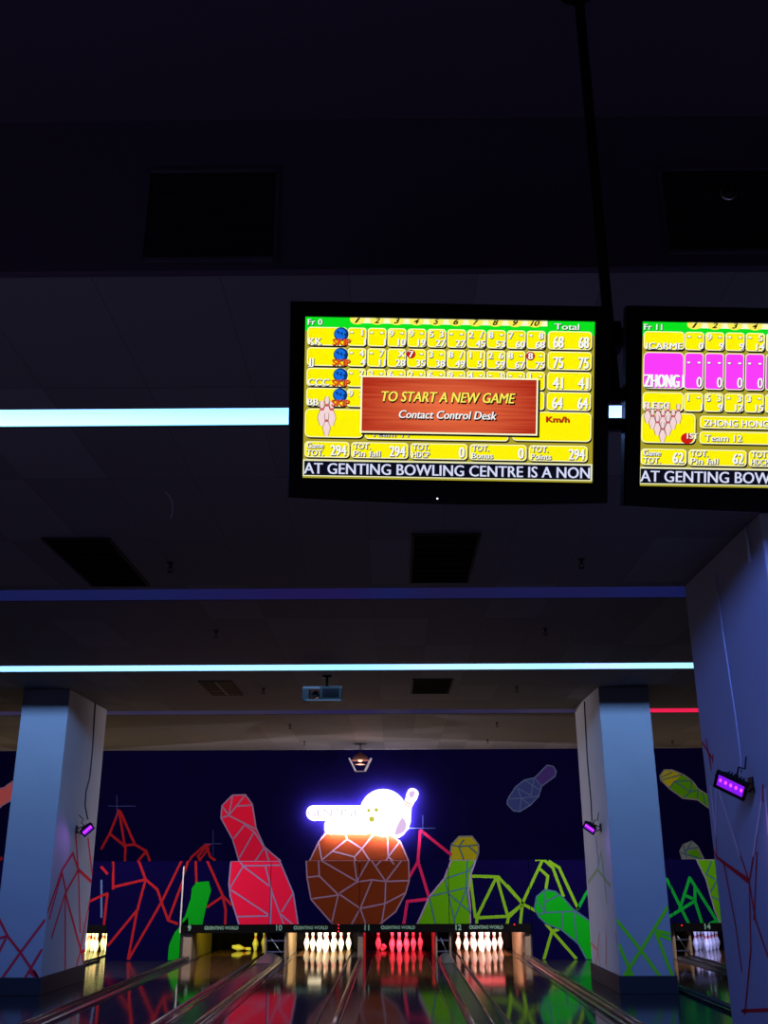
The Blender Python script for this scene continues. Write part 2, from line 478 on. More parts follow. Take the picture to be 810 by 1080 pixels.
for l in ([(262, 440), (305, 555)], [(110, 600), (305, 555)], [(305, 555), (260, 720)], [(305, 555), (375, 615), (400, 690)], [(400, 690), (522, 440)], [(400, 690), (205, 1030)],
          [(400, 690), (440, 800), (495, 820)], [(440, 800), (530, 560)], [(260, 730), (80, 950)], [(255, 735), (200, 1030)], [(110, 440), (110, 610)],
          [(535, 520), (560, 440)], [(610, 600), (605, 440)]): B.line(l, w2 * .85, P_webred, 1)
B.org(3.375, 90, 800)
for l in ([(432, 360), (490, 490), (520, 520)], [(490, 490), (435, 528)], [(490, 495), (500, 540), (497, 610)]): B.line(l, w2 * .85, P_webred, 1)
# left bay
B.org(5.684, 100, 830)
for l in ([(40, 480), (75, 520)], [(45, 650), (75, 640), (55, 830)], [(-60, 700), (45, 650)]): B.line(l, w2 * .85, P_webred, 1)
B.line([(40, 560), (40, 780)], 2 * S2, P_pale, .8)
# right bay
B.org(6.23, 680, 880)
gb = [(340, 165), (560, 165), (560, 640), (520, 640), (460, 500), (400, 290)]
B.fill(gb, P_lime); B.outline(gb, w1, P_grey)
for l in ([(435, 180), (405, 260)], [(400, 260), (470, 300)], [(470, 310), (425, 390)], [(430, 405), (520, 445)], [(470, 300), (520, 240)]): B.line(l, w1, P_dark)
for l in ([(60, 330), (120, 300), (145, 295), (300, 610)], [(100, 575), (155, 545), (325, 440)], [(230, 490), (295, 285)], [(295, 285), (500, 610)], [(330, 350), (330, 440), (385, 610)], [(275, 405), (310, 420)], [(490, 560), (400, 600)]): B.line(l, w2, P_webemer, 1)

ZT = on_y(405, 907.5, MY).z          # top of the masking line
ZS = on_y(405, 974.5, MY).z          # top of the black lettered rail
ZB = on_y(405, 983.5, MY).z          # underside of the rail
PINY = on_z(343, 1004.7, 0).y        # head pins


def X_at(px, py, Y): return on_y(px, py, Y).x


LX = {n: X_at(px, 1004.7, PINY) for n, px in ((10, 343), (11, 421.3), (12, 509))}
LX[9] = X_at(250.5, 1004.7, PINY)
LX[8] = X_at(89.5, 1004, PINY)
LX[13] = X_at(658, 1003, PINY)
LX[14] = LX[13] + (LX[12] - LX[11])
LX[7] = LX[8] - (LX[11] - LX[10])
E = {k: X_at(px, 975, MY) for k, px in (('a', 113.5), ('b', 191.5), ('c', 284), ('d', 379), ('e', 474), ('f', 560.5), ('g', 632), ('h', 711), ('i', 825), ('z', -20))}
UNITS = {8: (E['z'], E['a']), 9: (E['b'], E['c']), 10: (E['c'], E['d']), 11: (E['d'], E['e']), 12: (E['e'], E['f']), 13: (E['g'], E['h']), 14: (E['h'], E['i'])}
L_txt = paint('pale_green_lettering', (.16, .30, .19))
rail_black = mat('rail_black', (.002, .002, .002), .8, spec=.05)
MASK = {}
LABEL_M = {8: 'navy masking unit over the far left lane, mostly behind the pale left column', 9: 'masking unit numbered 9 painted with half of a red pin and a green pin',
           10: 'masking unit numbered 10 with half a red pin and half an orange ball', 11: 'masking unit numbered 11 with half an orange ball and pink zigzag lines',
           12: 'masking unit numbered 12 with a lime pin and lime zigzag lines', 13: 'navy masking unit behind the pale column right of the green pin mural',
           14: 'masking unit numbered 14 with emerald zigzags and a lime pin body'}
for n, (x0, x1) in UNITS.items():
    r = empty('masking_unit', ((x0 + x1) / 2, MY, ZB), LABEL_M[n], 'masking unit', 'masking units over the pin decks')
    MASK[n] = r
    inv = Vector((-(x0 + x1) / 2, -MY, -ZB))
    g = .006
    mb = MB(); mb.box(x0 + g, x1 - g, MY, MY + .05, ZS, ZT, navy)
    B.paint(mb, (x0 + g, x1 - g, ZS, ZT), lambda p, h: (p[0], MY - h, p[1]))
    mb.v = [tuple(Vector(p) + inv) for p in mb.v]; mb.build('mural_board', r)
    mb = MB(); mb.box(x0 + g, x1 - g, MY - .02, MY + .05, ZB, ZS, rail_black)
    zc = (ZB + ZS) / 2 + .015

    def put(txt, px, cap, width=None, bold=.02):
        pts, fs = text_pts(txt, X_at(px, 979, MY), zc, cap, width, bold)
        mb.add([(x, MY - .024, z) for x, z in pts], fs, L_txt)
    npx = {8: None, 9: 200, 10: 294.5, 11: 387, 12: 483.5, 13: None, 14: 746}[n]
    if npx: put(str(n), npx, .105, bold=.03)
    if n in (9, 10, 11, 12):
        c = {9: 235.5, 10: 329.5, 11: 421.5, 12: 514.5}[n]
        put('GENTING WORLD', c, .062, .60, .03)
        cx = X_at(c - 17.8, 979, MY)
        for k in range(12):
            a0, a1 = 2 * PI * k / 12, 2 * PI * (k + 1) / 12
            mb.add([(cx + q * math.cos(a), MY - .024, zc + q * math.sin(a)) for a, q in ((a0, .036), (a1, .036), (a1, .018), (a0, .018))], [(0, 1, 2, 3)], L_txt)
    mb.v = [tuple(Vector(p) + inv) for p in mb.v]; tag(mb.build('lettered_rail', r), 'black rail with pale green lettering')
    mb = MB(); mb.box(x0 + .03, x1 - .03, MY + .06, WY - .12, ZT - .25, ZT - .03, pit_black)
    mb.v = [tuple(Vector(p) + inv) for p in mb.v]; mb.build('pinsetter_cover', r)
    if n in (10, 12, 14):
        q = {10: (357, 977), 12: (542.5, 975), 14: (719, 976)}[n]
        p = on_y(q[0], q[1], MY - .03); rd = mat('red_led', (.1, 0, 0), .4, emit=(1, .01, .02), strength=1.5 if n == 10 else .35)
        for dz in ((.025, -.035, -.09) if n == 10 else (0,)):
            mb = MB(); mb.lathe([(0, -.012), (.012, -.010), (.014, 0), (.012, .010), (0, .012)], rd, 10, Matrix.Translation(Vector(p) + inv + Vector((0, 0, dz))))
            tag(mb.build('indicator_light', r), 'tiny red indicator light')

# side panels beside the centre bay
for nm, k0, k1, lab in (('l', 'a', 'b', 'navy mural panel with red zigzag lines left of lane 9'), ('r', 'f', 'g', 'navy mural panel with large green pin right of lane 12')):
    x0, x1 = E[k0], E[k1]
    mb = MB(); mb.box(x0 + .006, x1 - .006, MY, MY + .06, -.03, ZT, navy)
    B.paint(mb, (x0 + .006, x1 - .006, -.02, ZT), lambda p, h: (p[0], MY - h, p[1]))
    if nm == 'l':
        mb.box(x1 - .035, x1 - .008, MY - .012, MY, ZB, ZT - .1, mat('bare_edge', (.4, .38, .30), .5))
    for x in (x0 + .45, x1 - .55): mb.box(x, x + .06, MY + .06, MY + .9, -.03, ZT - .1, pit_black)
    o = mb.build('mural_panel'); tag(o, lab, 'panel', 'navy side panels of the mural')

# ------------------------------------------------------------- bowling lanes
lane_m = lane_material()
gutter_m = mat('gutter_grey', (.035, .035, .04), .18)
cap_m = mat('capping_grey', (.03, .03, .035), .25, spec=.3)
LW = .533; GW = .205
Y0, Y1 = 4.4, 23.4
LL = {8: 'polished lane behind the left column, ending under the yellow lit pit', 9: 'dark polished lane 9 with one fallen pin and two pins left standing', 10: 'dark polished lane 10 below the brightly lit full rack',
      11: 'dark polished lane 11 below the red lit pins', 12: 'dark polished lane 12 below the pinkish white rack', 13: 'polished lane passing behind the green painted right column', 14: 'polished lane 14 at the far right below the blue lit pins'}


def gutter(r, xc, sgn):
    mb = MB(); n = 8
    prof = [(-GW / 2, 0)] + [(-(GW / 2 - .01) * math.cos(PI * k / n), -.085 * math.sin(PI * k / n) + .0) for k in range(n + 1)] + [(GW / 2, 0)]
    vs = []
    for y in (Y0, MY + .08): vs += [(xc + p, y, z + .004) for p, z in prof]
    k = len(prof)
    mb.add(vs, [(i, i + 1, k + i + 1, k + i) for i in range(k - 1)], gutter_m, True)
    return mb


for n in (8, 9, 10, 11, 12, 13, 14):
    x = LX[n]
    r = empty('bowling_lane', (x, Y0, 0), LL[n], 'bowling lane', 'bowling lanes')
    inv = Vector((-x, -Y0, 0))
    mb = MB(); mb.box(x - LW, x + LW, Y0, Y1, -.03, 0, lane_m)
    mb.v = [tuple(Vector(p) + inv) for p in mb.v]; mb.build('lane_bed', r)
    for s in (-1, 1):
        mb = gutter(r, x + s * (LW + GW / 2), s); mb.v = [tuple(Vector(p) + inv) for p in mb.v]; mb.build('gutter', r)
# the floor is cut away under the gutters by raising it: cappings between lanes
rail_m = mat('polished_rail', (.10, .10, .105), .14, metal=1.0)


def capping(x0, x1, label, hood, rails=True):
    r = empty('lane_capping', ((x0 + x1) / 2, Y0, 0), label, 'lane capping', 'cappings between the lanes')
    inv = Vector((-(x0 + x1) / 2, -Y0, 0))
    ye = MY + .1
    mb = MB(); mb.bevel_box(x0, x1, Y0, ye, -.03, .028, cap_m, .008)
    mb.v = [tuple(Vector(p) + inv) for p in mb.v]; mb.build('cover', r)
    if rails:
        for xx in (x0 + .018, x1 - .018):
            mb = MB(); mb.tube([(xx, Y0, .034), (xx, ye, .034)], .014, rail_m, 8)
            mb.v = [tuple(Vector(p) + inv) for p in mb.v]; mb.build('rail', r)
    if hood:
        xc = (x0 + x1) / 2; h = .11; mb = MB()
        # dark arched nose that closes the capping in front of the pit
        ringn = 10; vs = []
        secs = ((19.5, .05), (19.75, .6), (20.05, 1.0), (20.5, .9), (20.9, .1))
        for yy, k in secs:
            for i in range(ringn + 1):
                a = PI * i / ringn
                vs.append((xc - (x1 - x0) / 2 * math.cos(a), yy, .03 + .12 * k * math.sin(a)))
        q = ringn + 1
        fs = [(s * q + i, s * q + i + 1, (s + 1) * q + i + 1, (s + 1) * q + i) for s in range(len(secs) - 1) for i in range(ringn)]
        fs.append(tuple((len(secs) - 1) * q + i for i in range(q)))
        mb.add(vs, fs, mat('hood_grey', (.06, .06, .065), .35), True)
        mb.v = [tuple(Vector(p) + inv) for p in mb.v]; mb.build('nose_hood', r)


capping(LX[9] + LW + GW, LX[10] - LW - GW, 'grey lane capping with steel rails between lanes 9 and 10', True)
capping((LX[10] + LX[11]) / 2 - .026, (LX[10] + LX[11]) / 2 + .026, 'narrow lane capping between lanes 10 and 11', False)
capping(LX[11] + LW + GW, LX[12] - LW - GW, 'grey lane capping with steel rails between lanes 11 and 12', True)
capping(LX[9] - LW - GW - .12, LX[9] - LW - GW, 'shiny lane capping at the left edge of lane 9', False)
capping(LX[12] + LW + GW, LX[12] + LW + GW + .12, 'shiny lane capping at the right edge of lane 12', False)
capping(LX[13] + LW + GW, LX[14] - LW - GW, 'lane capping between the two lanes right of the green painted column', False)

# kickback plates either side of each pin deck
KICK = [('kb9l', LX[9] - LW - GW + .0, .05, 'brown kickback plate left of the pins in lane 9'), ('kb910', None, 0, ''), ]


def kickback(x0, x1, label, openframe=False):
    r = empty('kickback_plate', ((x0 + x1) / 2, MY + .1, 0), label, 'kickback plate', 'kickback plates beside the pin decks')
    inv = Vector((-(x0 + x1) / 2, -(MY + .1), 0))
    for a, b in (((x0, x0 + .035), (x1 - .035, x1)) if openframe else ((x0, x1),)):
        mb = MB(); mb.bevel_box(a, b, MY + .1, WY - .3, -.03, .72, kick_wood, .006)
        mb.v = [tuple(Vector(p) + inv) for p in mb.v]; mb.build('plate', r)
    if openframe:
        mb = MB()
        for z in (.10, .30): mb.box(x0 + .035, x1 - .035, MY + .14, MY + .18, z, z + .025, chrome)
        mb.tube([(x0 + .05, MY + .16, .46), (x1 - .05, MY + .16, .02)], .012, chrome, 8)
        mb.v = [tuple(Vector(p) + inv) for p in mb.v]; mb.build('brace', r)


kickback(LX[9] + LW + GW - .02, LX[10] - LW - GW + .06, 'open framed kickback plates between pin decks 9 and 10', True)
kickback((LX[10] + LX[11]) / 2 - .05, (LX[10] + LX[11]) / 2 + .05, 'narrow kickback plate between pin decks 10 and 11')
kickback(LX[11] + LW + GW - .04, LX[12] - LW - GW + .02, 'open framed kickback plates between pin decks 11 and 12', True)
kickback(LX[12] + LW + GW - .02, LX[12] + LW + GW + .19, 'wide pale kickback plate right of the rack in lane 12')
kickback(LX[9] - LW - GW - .20, LX[9] - LW - GW + .04, 'brown kickback plate left of the deck in lane 9')
kickback(LX[13] + LW + GW - .05, LX[14] - LW - GW + .05, 'open framed kickback plates left of the deck in lane 14', True)
kickback(LX[14] + LW + GW - .05, LX[14] + LW + GW + .1, 'kickback plate at the right end of lane 14')

for n in (8, 9, 10, 11, 12, 14):
    mb = MB(); xs = [LX[n] - .74 + 1.48 * i / 36 for i in range(37)]
    vs = []
    for z in (.0, ZT - .30):
        vs += [(x, WY - .22 + .03 * math.sin(i * 1.1), z) for i, x in enumerate(xs)]
    mb.add(vs, [(i, i + 1, 38 + i, 37 + i) for i in range(36)], pit_black, True)
    o = mb.build('pit_curtain'); m = o.modifiers.new('t', 'SOLIDIFY'); m.thickness = .01
    tag(o, {8: 'black pit curtain behind the far left lane', 9: 'black pit curtain behind the fallen pin of lane 9', 10: 'black pit curtain behind the rack of lane 10', 11: 'black pit curtain behind the red pins of lane 11',
            12: 'black pit curtain behind the rack of lane 12', 14: 'black pit curtain behind the blue pins of lane 14'}[n], 'curtain', 'pit curtains')

# ------------------------------------------------------------------- pins
pin_w = mat('pin_white', (.72, .70, .66), .3)
pin_r = mat('pin_red_stripe', (.6, .02, .02), .3)
prof = [(0, 0), (.0258, 0), (.029, .006), (.042, .057), (.0535, .095), (.0605, .114), (.0595, .135), (.0535, .160), (.0435, .184), (.0350, .205), (.0285, .225), (.0245, .245), (.0232, .254),
        (.0245, .272), (.0285, .300), (.0312, .322), (.0323, .342), (.0305, .358), (.0240, .371), (.0140, .379), (0, .381)]
PS = 1.07
prof = [(a * PS, b * PS) for a, b in prof]
mb = MB(); mb.lathe(prof, pin_w, 20, None, lambda h: pin_r if (.228 * PS < h < .246 * PS or .256 * PS < h < .270 * PS) else pin_w)
pin0 = mb.build('bowling_pin'); PIN_ME = pin0.data
first = [True]


def pin(loc, label, group, rot=None):
    o = pin0 if first[0] else pin0.copy()
    if not first[0]: COL.objects.link(o)
    first[0] = False
    o.location = loc
    if rot is not None: o.rotation_euler = rot
    return tag(o, label, 'bowling pin', group)


D = .3048; DY = .264
SPOT = {1: (0, 0), 2: (-.5, 1), 3: (.5, 1), 4: (-1, 2), 5: (0, 2), 6: (1, 2), 7: (-1.5, 3), 8: (-.5, 3), 9: (.5, 3), 10: (1.5, 3)}
WORD = {1: 'front head pin', 2: 'second row left', 3: 'second row right', 4: 'third row left', 5: 'third row middle', 6: 'third row right',
        7: 'back row outer left', 8: 'back row inner left', 9: 'back row inner right', 10: 'back row outer right'}
RACK = {8: (range(1, 11), 'yellow lit rack at far left'), 9: ((6, 10), 'lane 9'), 10: (range(1, 11), 'bright rack of lane 10'), 11: ((1, 2, 3, 5, 6, 7, 8, 9, 10), 'red lit rack of lane 11'),
        12: (range(1, 11), 'pinkish rack of lane 12'), 14: (range(1, 11), 'blue lit rack of lane 14')}
for n, (ids, desc) in RACK.items():
    for i in ids:
        sx, sy = SPOT[i]
        if n == 9: lab = {6: 'yellow lit pin standing nearer the fallen pin in lane 9', 10: 'dim pin standing at the right edge of lane 9'}[i]
        else: lab = f'white bowling pin, {WORD[i]}, in the {desc}'
        pin((LX[n] + sx * D * .985, PINY + sy * DY * .985, 0), lab, f'pins standing in lane {n}' if n != 8 else 'pins standing in the far left lane')
p = on_z(252, 1003, 0)
RB = .0605 * PS
TILT = math.atan((.0605 - .0323) / (.342 - .114)); LZ = (.0605 + .114 * math.tan(TILT)) * PS + .001
pin((on_z(246.5, 1002, 0).x, on_z(246, 1003, 0).y, LZ), 'yellow lit pin lying on its side in lane 9', None, (0, PI / 2 + TILT, .12))
pin((X_at(404, 1001, PINY + .6) + .02, PINY + .72, LZ), 'red lit pin knocked over beside the left standing pin in lane 11', None, (PI / 2 + TILT, 0, -.1))

# deck lights, behind the rails
DECK = {8: ((1, .95, .35), 70), 9: ((1, .90, .06), 12), 10: ((1, .80, .52), 105), 11: ((1, .035, .07), 62), 12: ((1, .55, .47), 80), 14: ((.40, .42, 1), 13)}
LABD = {8: 'pin deck lamp over the far left pit', 9: 'pin deck lamp behind the rail numbered 9', 10: 'pin deck lamp behind the rail numbered 10', 11: 'red pin deck lamp behind the rail numbered 11',
        12: 'red pin deck lamp behind the rail numbered 12', 14: 'pin deck lamp behind the rail numbered 14'}
FACE = {8: ((1, .95, .3), .3), 9: ((1, .7, .1), .05), 10: ((1, .85, .55), 1.3), 11: ((1, .02, .03), .04), 12: ((1, .015, .04), 1.5), 14: ((.4, .4, 1), .05)}
for n, (c, pw) in DECK.items():
    xo = {10: -.25, 12: .08}.get(n, 0); hw = {10: .16, 12: .44, 11: .4}.get(n, .3)
    mo = MASK[n]; off = Matrix.Translation(Vector((LX[n] + xo, MY + 2.1, .585)) - mo.location)
    mb = MB(); mb.box(-hw, hw, -.05, .05, -.07, .10, black_metal, off); mb.box(-.02, .02, -.02, .02, .10, ZT - .25 - .62, black_metal, off); dl = mb.build('deck_lamp', mo)
    fc, fs_ = FACE[n]
    mb = MB(); mb.box(-hw + .02, hw - .02, -.056, -.051, -.05, .06, mat(f'deck_lamp_glow_{n}', (.008, .008, .008), .6, emit=fc, strength=fs_), off); tag(mb.build('diffuser', dl), 'glowing diffuser')
    ld = bpy.data.lights.new('deck_light', 'AREA'); ld.shape = 'RECTANGLE'; ld.size = 1.0; ld.size_y = .12; ld.energy = pw; ld.color = c; ld.spread = math.radians(110)
    lo = bpy.data.objects.new('deck_light', ld); COL.objects.link(lo); lo.location = (LX[n], MY + .36, .70)
    dr = Vector((0, 1.45, -.55)).normalized(); lo.rotation_euler = dr.to_track_quat('-Z', 'Y').to_euler()

# ------------------------------------------------------------------- columns
def column(x0, x1, y0, y1, side, label, art_front, art_side):
    mb = MB()
    mb.bevel_box(x0, x1, y0, y1, -.03, CH, white_plaster, .012)
    if art_front: art_front.paint(mb, (x0 + .012, x1 - .012, 0, CH), lambda p, h: (p[0], y0 - h * .6, p[1]))
    if art_side:
        xs = x1 if side > 0 else x0
        art_side.paint(mb, (y0 + .012, y1 - .012, 0, CH), lambda p, h: (xs + side * h * .6, p[0], p[1]))
    r = empty('column', ((x0 + x1) / 2, (y0 + y1) / 2, -.03), label, 'column'); r['kind'] = 'structure'
    inv = Vector((-(x0 + x1) / 2, -(y0 + y1) / 2, .03))
    mb.v = [tuple(Vector(p) + inv) for p in mb.v]; mb.build('shaft', r)
    mb = MB(); mb.bevel_box(x0 - .025, x1 + .025, y0 - .025, y1 + .025, -.03, .20, dark_trim, .006)
    mb.v = [tuple(Vector(p) + inv) for p in mb.v]; tag(mb.build('plinth', r), 'dark plinth')
    return r


CY0, CY1 = 15.35, 17.45
cxl = on_y(74, 728, CY0).x; cxr = on_y(631, 727, CY0).x
LCX0 = on_y(25, 728, CY0).x; RCX1 = on_y(684, 727, CY0).x
AF = Art(lambda x, y: (on_y(x, y, CY0).x, on_y(x, y, CY0).z)).org(4.154, 0, 800)
for l in ([(-20, 670), (35, 780), (90, 850), (170, 970)], [(197, 708), (90, 850), (-10, 990)], [(183, 838), (105, 970)], [(-10, 790), (30, 778)], [(-10, 860), (25, 790)], [(130, 935), (170, 965)], [(172, 970), (150, 930)]): AF.line(l, .035, P_colred)
AS = Art(lambda x, y: (on_x(x, y, cxl).y, on_x(x, y, cxl).z)).org(4.154, 0, 800)
for l in ([(197, 708), (270, 490), (318, 415), (343, 487), (408, 547)], [(215, 700), (270, 500)], [(343, 487), (285, 590), (225, 785)], [(285, 590), (355, 845), (370, 925)], [(270, 500), (290, 590)],
          [(408, 547), (350, 840)], [(408, 547), (450, 430)], [(343, 490), (350, 760)], [(350, 850), (330, 925)], [(355, 850), (415, 815)], [(408, 545), (385, 350)], [(285, 600), (285, 940)], [(185, 840), (165, 960)], [(343, 490), (330, 330)]): AS.line(l, .055, P_colred)
column(LCX0, cxl, CY0, CY1, 1, 'pale blue lit column with red zigzag lines at the left', AF, AS)
AF = Art(lambda x, y: (on_y(x, y, CY0).x, on_y(x, y, CY0).z)).org(4.05, 560, 880)
for l in ([(365, 365), (470, 495), (575, 640)], [(585, 310), (470, 495), (385, 625)], [(535, 425), (595, 447)], [(535, 425), (610, 620)], [(375, 470), (440, 620)], [(535, 412), (595, 425)], [(385, 625), (430, 590)]): AF.line(l, .045, P_colgreen)
AS = Art(lambda x, y: (on_x(x, y, cxr).y, on_x(x, y, cxr).z)).org(4.05, 560, 880)
P_peach = paint('paint_peach', (.5, .22, .16)); P_faintv = paint('paint_faint_violet', (.20, .17, .38)); P_faintg = paint('paint_faint_green', (.24, .34, .16))
for l in ([(248, 455), (285, 495), (294, 420)], [(285, 495), (278, 560)], [(285, 495), (297, 560)], [(322, 430), (322, 560)], [(363, 420), (382, 560)]): AS.line(l, .05, P_peach)
for l in ([(300, 75), (285, 150), (245, 205)], [(300, 75), (325, 290)], [(285, 150), (340, 220)]): AS.line(l, .05, P_faintg)
AS.line([(277, 10), (290, 130)], .05, P_faintv)
column(cxr, RCX1, CY0, CY1, -1, 'pale blue lit column with green zigzag lines right of centre', AF, AS)
BX = on_z(800.5, 541, CH).x; BY0 = on_z(800.5, 541, CH).y; BY1 = on_z(723, 618, CH).y
AS = Art(lambda x, y: (on_x(x, y, BX).y, on_x(x, y, BX).z))
P_wire = paint('paint_pale_pink', (.85, .62, .58)); P_rust = paint('paint_rust_red', (.62, .03, .03))
AS.org(6.23, 680, 780)
for l in ([(435, 310), (475, 700)], [(470, 320), (468, 740)], [(475, 290), (625, 760)], [(780, 330), (715, 760)], [(793, 330), (815, 620)]): AS.line(l, .036, P_wire)
for l in ([(780, 300), (775, 400)], [(380, 20), (450, 130)], [(425, 90), (435, 160)], [(450, 100), (450, 150)], [(405, 0), (440, 200)]): AS.line(l, .026, P_rust)
AS.org(6.23, 680, 880)
for l in ([(455, 100), (475, 150), (690, 320)], [(475, 150), (690, 300)], [(625, 120), (690, 310)], [(740, 0), (690, 310)], [(690, 320), (700, 760), (660, 1180)], [(690, 320), (730, 560), (810, 800)], [(520, 180), (600, 600), (640, 900)], [(740, 120), (720, 560)], [(475, 150), (470, 20)], [(640, 1160), (900, 1150)]): AS.line(l, .026, P_rust)
column(BX, BX + .85, BY0, BY1, -1, 'large violet lit column with rust red lines at the right edge', None, AS)

# ------------------------------------------------------------- light strips
cy = strip_material('strip_cyan_bright', [(.22, .80, .90), (.34, .92, .96), (.50, .94, .98), (.45, .70, .98)], 1.0)
cy2 = strip_material('strip_cyan', [(.18, .70, .80), (.25, .62, .90), (.30, .75, .72), (.42, .42, .88)], .78, .5)
pu = strip_material('strip_indigo', [(.010, .005, .075), (.005, .009, .085), (.009, .006, .055)], .8, .4)
pu2 = strip_material('strip_dim_violet', [(.030, .022, .12), (.05, .04, .10), (.022, .018, .10)], .55, .4)
rd2 = strip_material('strip_red', [(.85, .010, .07), (.85, .012, .08)], 1.0)
for Y, x0, x1, m, lab in ((SLOTS[0], -9.5, 9.5, cy, 'bright cyan light strip across the ceiling behind the televisions'), (SLOTS[1], -9.5, 9.5, pu, 'dim indigo light strip across the ceiling between the cyan ones'),
                          (SLOTS[2], -9.5, 9.5, cy2, 'thinner cyan light strip across the ceiling before the columns'), (SLOTS[3], -9.5, RCX1 + .05, pu2, 'dim violet light strip on the ceiling near the mural wall'),
                          (SLOTS[3], RCX1 + .08, 9.5, rd2, 'red light strip on the ceiling right of the green painted column')):
    r = empty('light_strip', ((x0 + x1) / 2, Y - .03, CH), lab, 'light strip')
    h = (x1 - x0) / 2
    mb = MB(); mb.box(-h, h, 0, .012, .004, .126, m); tag(mb.build('diffuser', r), 'glowing diffuser')
    mb = MB(); mb.box(-h, h, .012, .03, 0.0, .15, black_metal); mb.build('backing', r)


def area(loc, dr, sx, sy, energy, color, spread=PI):
    ld = bpy.data.lights.new('cove_and_fill_light', 'AREA'); ld.shape = 'RECTANGLE'; ld.size = sx; ld.size_y = sy; ld.energy = energy; ld.color = color; ld.spread = spread
    o = bpy.data.objects.new('cove_and_fill_light', ld); COL.objects.link(o); o.location = loc
    d = Vector(dr).normalized(); z = -d; x = Vector((1, 0, 0)); x = (x - z * x.dot(z)).normalized(); y = z.cross(x)
    o.rotation_euler = Matrix((x, y, z)).transposed().to_euler()
    return o


area((0, SLOTS[0] - .24, CH + .045), (0, .80, -.60), 18, .04, 430, (.13, .23, 1))
area((0, SLOTS[2] - .36, CH + .08), (0, .75, -.66), 18, .05, 290, (.19, .38, .84))


def spot(loc, target, energy, color, ang, blend=1.0, size=.1):
    ld = bpy.data.lights.new('flood_and_fill_beam', 'SPOT'); ld.energy = energy; ld.color = color; ld.spot_size = ang; ld.spot_blend = blend; ld.shadow_soft_size = size
    o = bpy.data.objects.new('flood_and_fill_beam', ld); COL.objects.link(o); o.location = loc
    o.rotation_euler = (Vector(target) - Vector(loc)).to_track_quat('-Z', 'Y').to_euler()
    return o


# -------------------------------------------------------- ultraviolet floods
uv_glow = mat('uv_glow', (.05, .0, .1), .3, emit=(.22, .01, .80), strength=1.1)
uv_led = mat('uv_led', (.1, .0, .1), .3, emit=(.85, .06, 1.0), strength=1.6)


def flood(p, wall_n, aim, w, h, label, leds=5, roll=0, added_visor=False):
    """p: lamp centre; wall_n: direction from the column out to the lamp; aim: where the face looks"""
    z = Vector(aim).normalized(); x = Vector((0, 0, 1)).cross(z).normalized(); y = z.cross(x); cr, sr = math.cos(math.radians(roll)), math.sin(math.radians(roll)); x, y = x * cr + y * sr, y * cr - x * sr
    mx = Matrix((x, y, z)).transposed().to_4x4(); mx.translation = p
    r = empty('flood_lamp', label=label, cat='flood lamp', group='violet flood lamps on the columns', mx=mx)
    mb = MB()
    # tapered finned body
    a, b, d = w / 2, h / 2, .075
    vs = [(-a, -b, 0), (a, -b, 0), (a, b, 0), (-a, b, 0), (-a * .6, -b * .6, -d), (a * .6, -b * .6, -d), (a * .6, b * .6, -d), (-a * .6, b * .6, -d)]
    mb.add(vs, [(7, 6, 5, 4), (0, 4, 5, 1), (1, 5, 6, 2), (2, 6, 7, 3), (3, 7, 4, 0)], black)
    for k in range(6):
        xx = -a * .5 + a * k / 5.0
        mb.box(xx - .004, xx + .004, -b * .6, b * .6, -d - .03, -d, black)
    mb.build('body', r)
    mb = MB(); t = .016
    mb.box(-a - .006, a + .006, b - t, b + .006, -.012, .02, black); mb.box(-a - .006, a + .006, -b - .006, -b + t, -.012, .02, black)
    mb.box(-a - .006, -a + t, -b + t, b - t, -.012, .02, black); mb.box(a - t, a + .006, -b + t, b - t, -.012, .02, black)
    mb.build('bezel', r)
    mb = MB(); mb.box(-a + t, a - t, -b + t, b - t, .0, .006, uv_glow); g = tag(mb.build('lens', r), 'glowing violet lens')
    mb = MB()
    for k in range(leds):
        xx = (-a + t) + (2 * a - 2 * t) * (k + .5) / leds
        mb.lathe([(0, .012), (.009, .011), (.012, .006)], uv_led, 8, Matrix.Translation((xx, 0, .0)) @ Matrix.Diagonal((1, 1.6, 1, 1)))
    mb.build('led', g)
    # yoke from the sides back to the column
    n_l = mx.to_3x3().transposed() @ Vector(wall_n)
    mb = MB(); base = -n_l * .17
    for s in (-1, 1): mb.tube([(s * (a + .015), 0, -.02), (s * (a + .015), 0, -.05), base + Vector((s * .02, 0, 0))], .008, black, 6)
    mb.build('yoke', r)
    mb = MB(); w3 = Vector(wall_n); inv = mx.inverted()
    q = Vector(p) - w3 * .17; up_ = Vector((0, 0, 1)); sd = up_.cross(w3)
    vs = [inv @ (q + sd * i * .05 + up_ * j * .06 + w3 * k) for k in (-.001, .012) for i, j in ((-1, -1), (1, -1), (1, 1), (-1, 1))]
    mb.add(vs, [(3, 2, 1, 0), (4, 5, 6, 7), (0, 1, 5, 4), (1, 2, 6, 5), (2, 3, 7, 6), (3, 0, 4, 7)], black); mb.build('wall_plate', r)
    mb = MB(); pts = [Vector((0, b * .2, -d - .03)), Vector((0, b + .05, -d - .02)), Vector((a * .5, b + .10, -d * .6))]
    pts = pts + [inv @ (q + up_ * .22 + w3 * .02)]
    mb.tube(pts, .007, black, 6); mb.build('lead', r)
    if added_visor:  # added plate, shaped to keep the rear beams off the ceiling
        mb = MB(); mb.box(-.26, .26, b + .008, b + .014, -.10, .27, black)
        for sx in (-1, 1): mb.box(sx * .26 - .003, sx * .26 + .003, b - .02, b + .014, -.10, .20, black)
        for sx in (-1, 1): mb.box(sx * (a - .01) - .006, sx * (a - .01) + .006, b, b + .010, -.012, .02, black)
        mb.build('added_visor', r)
    return q


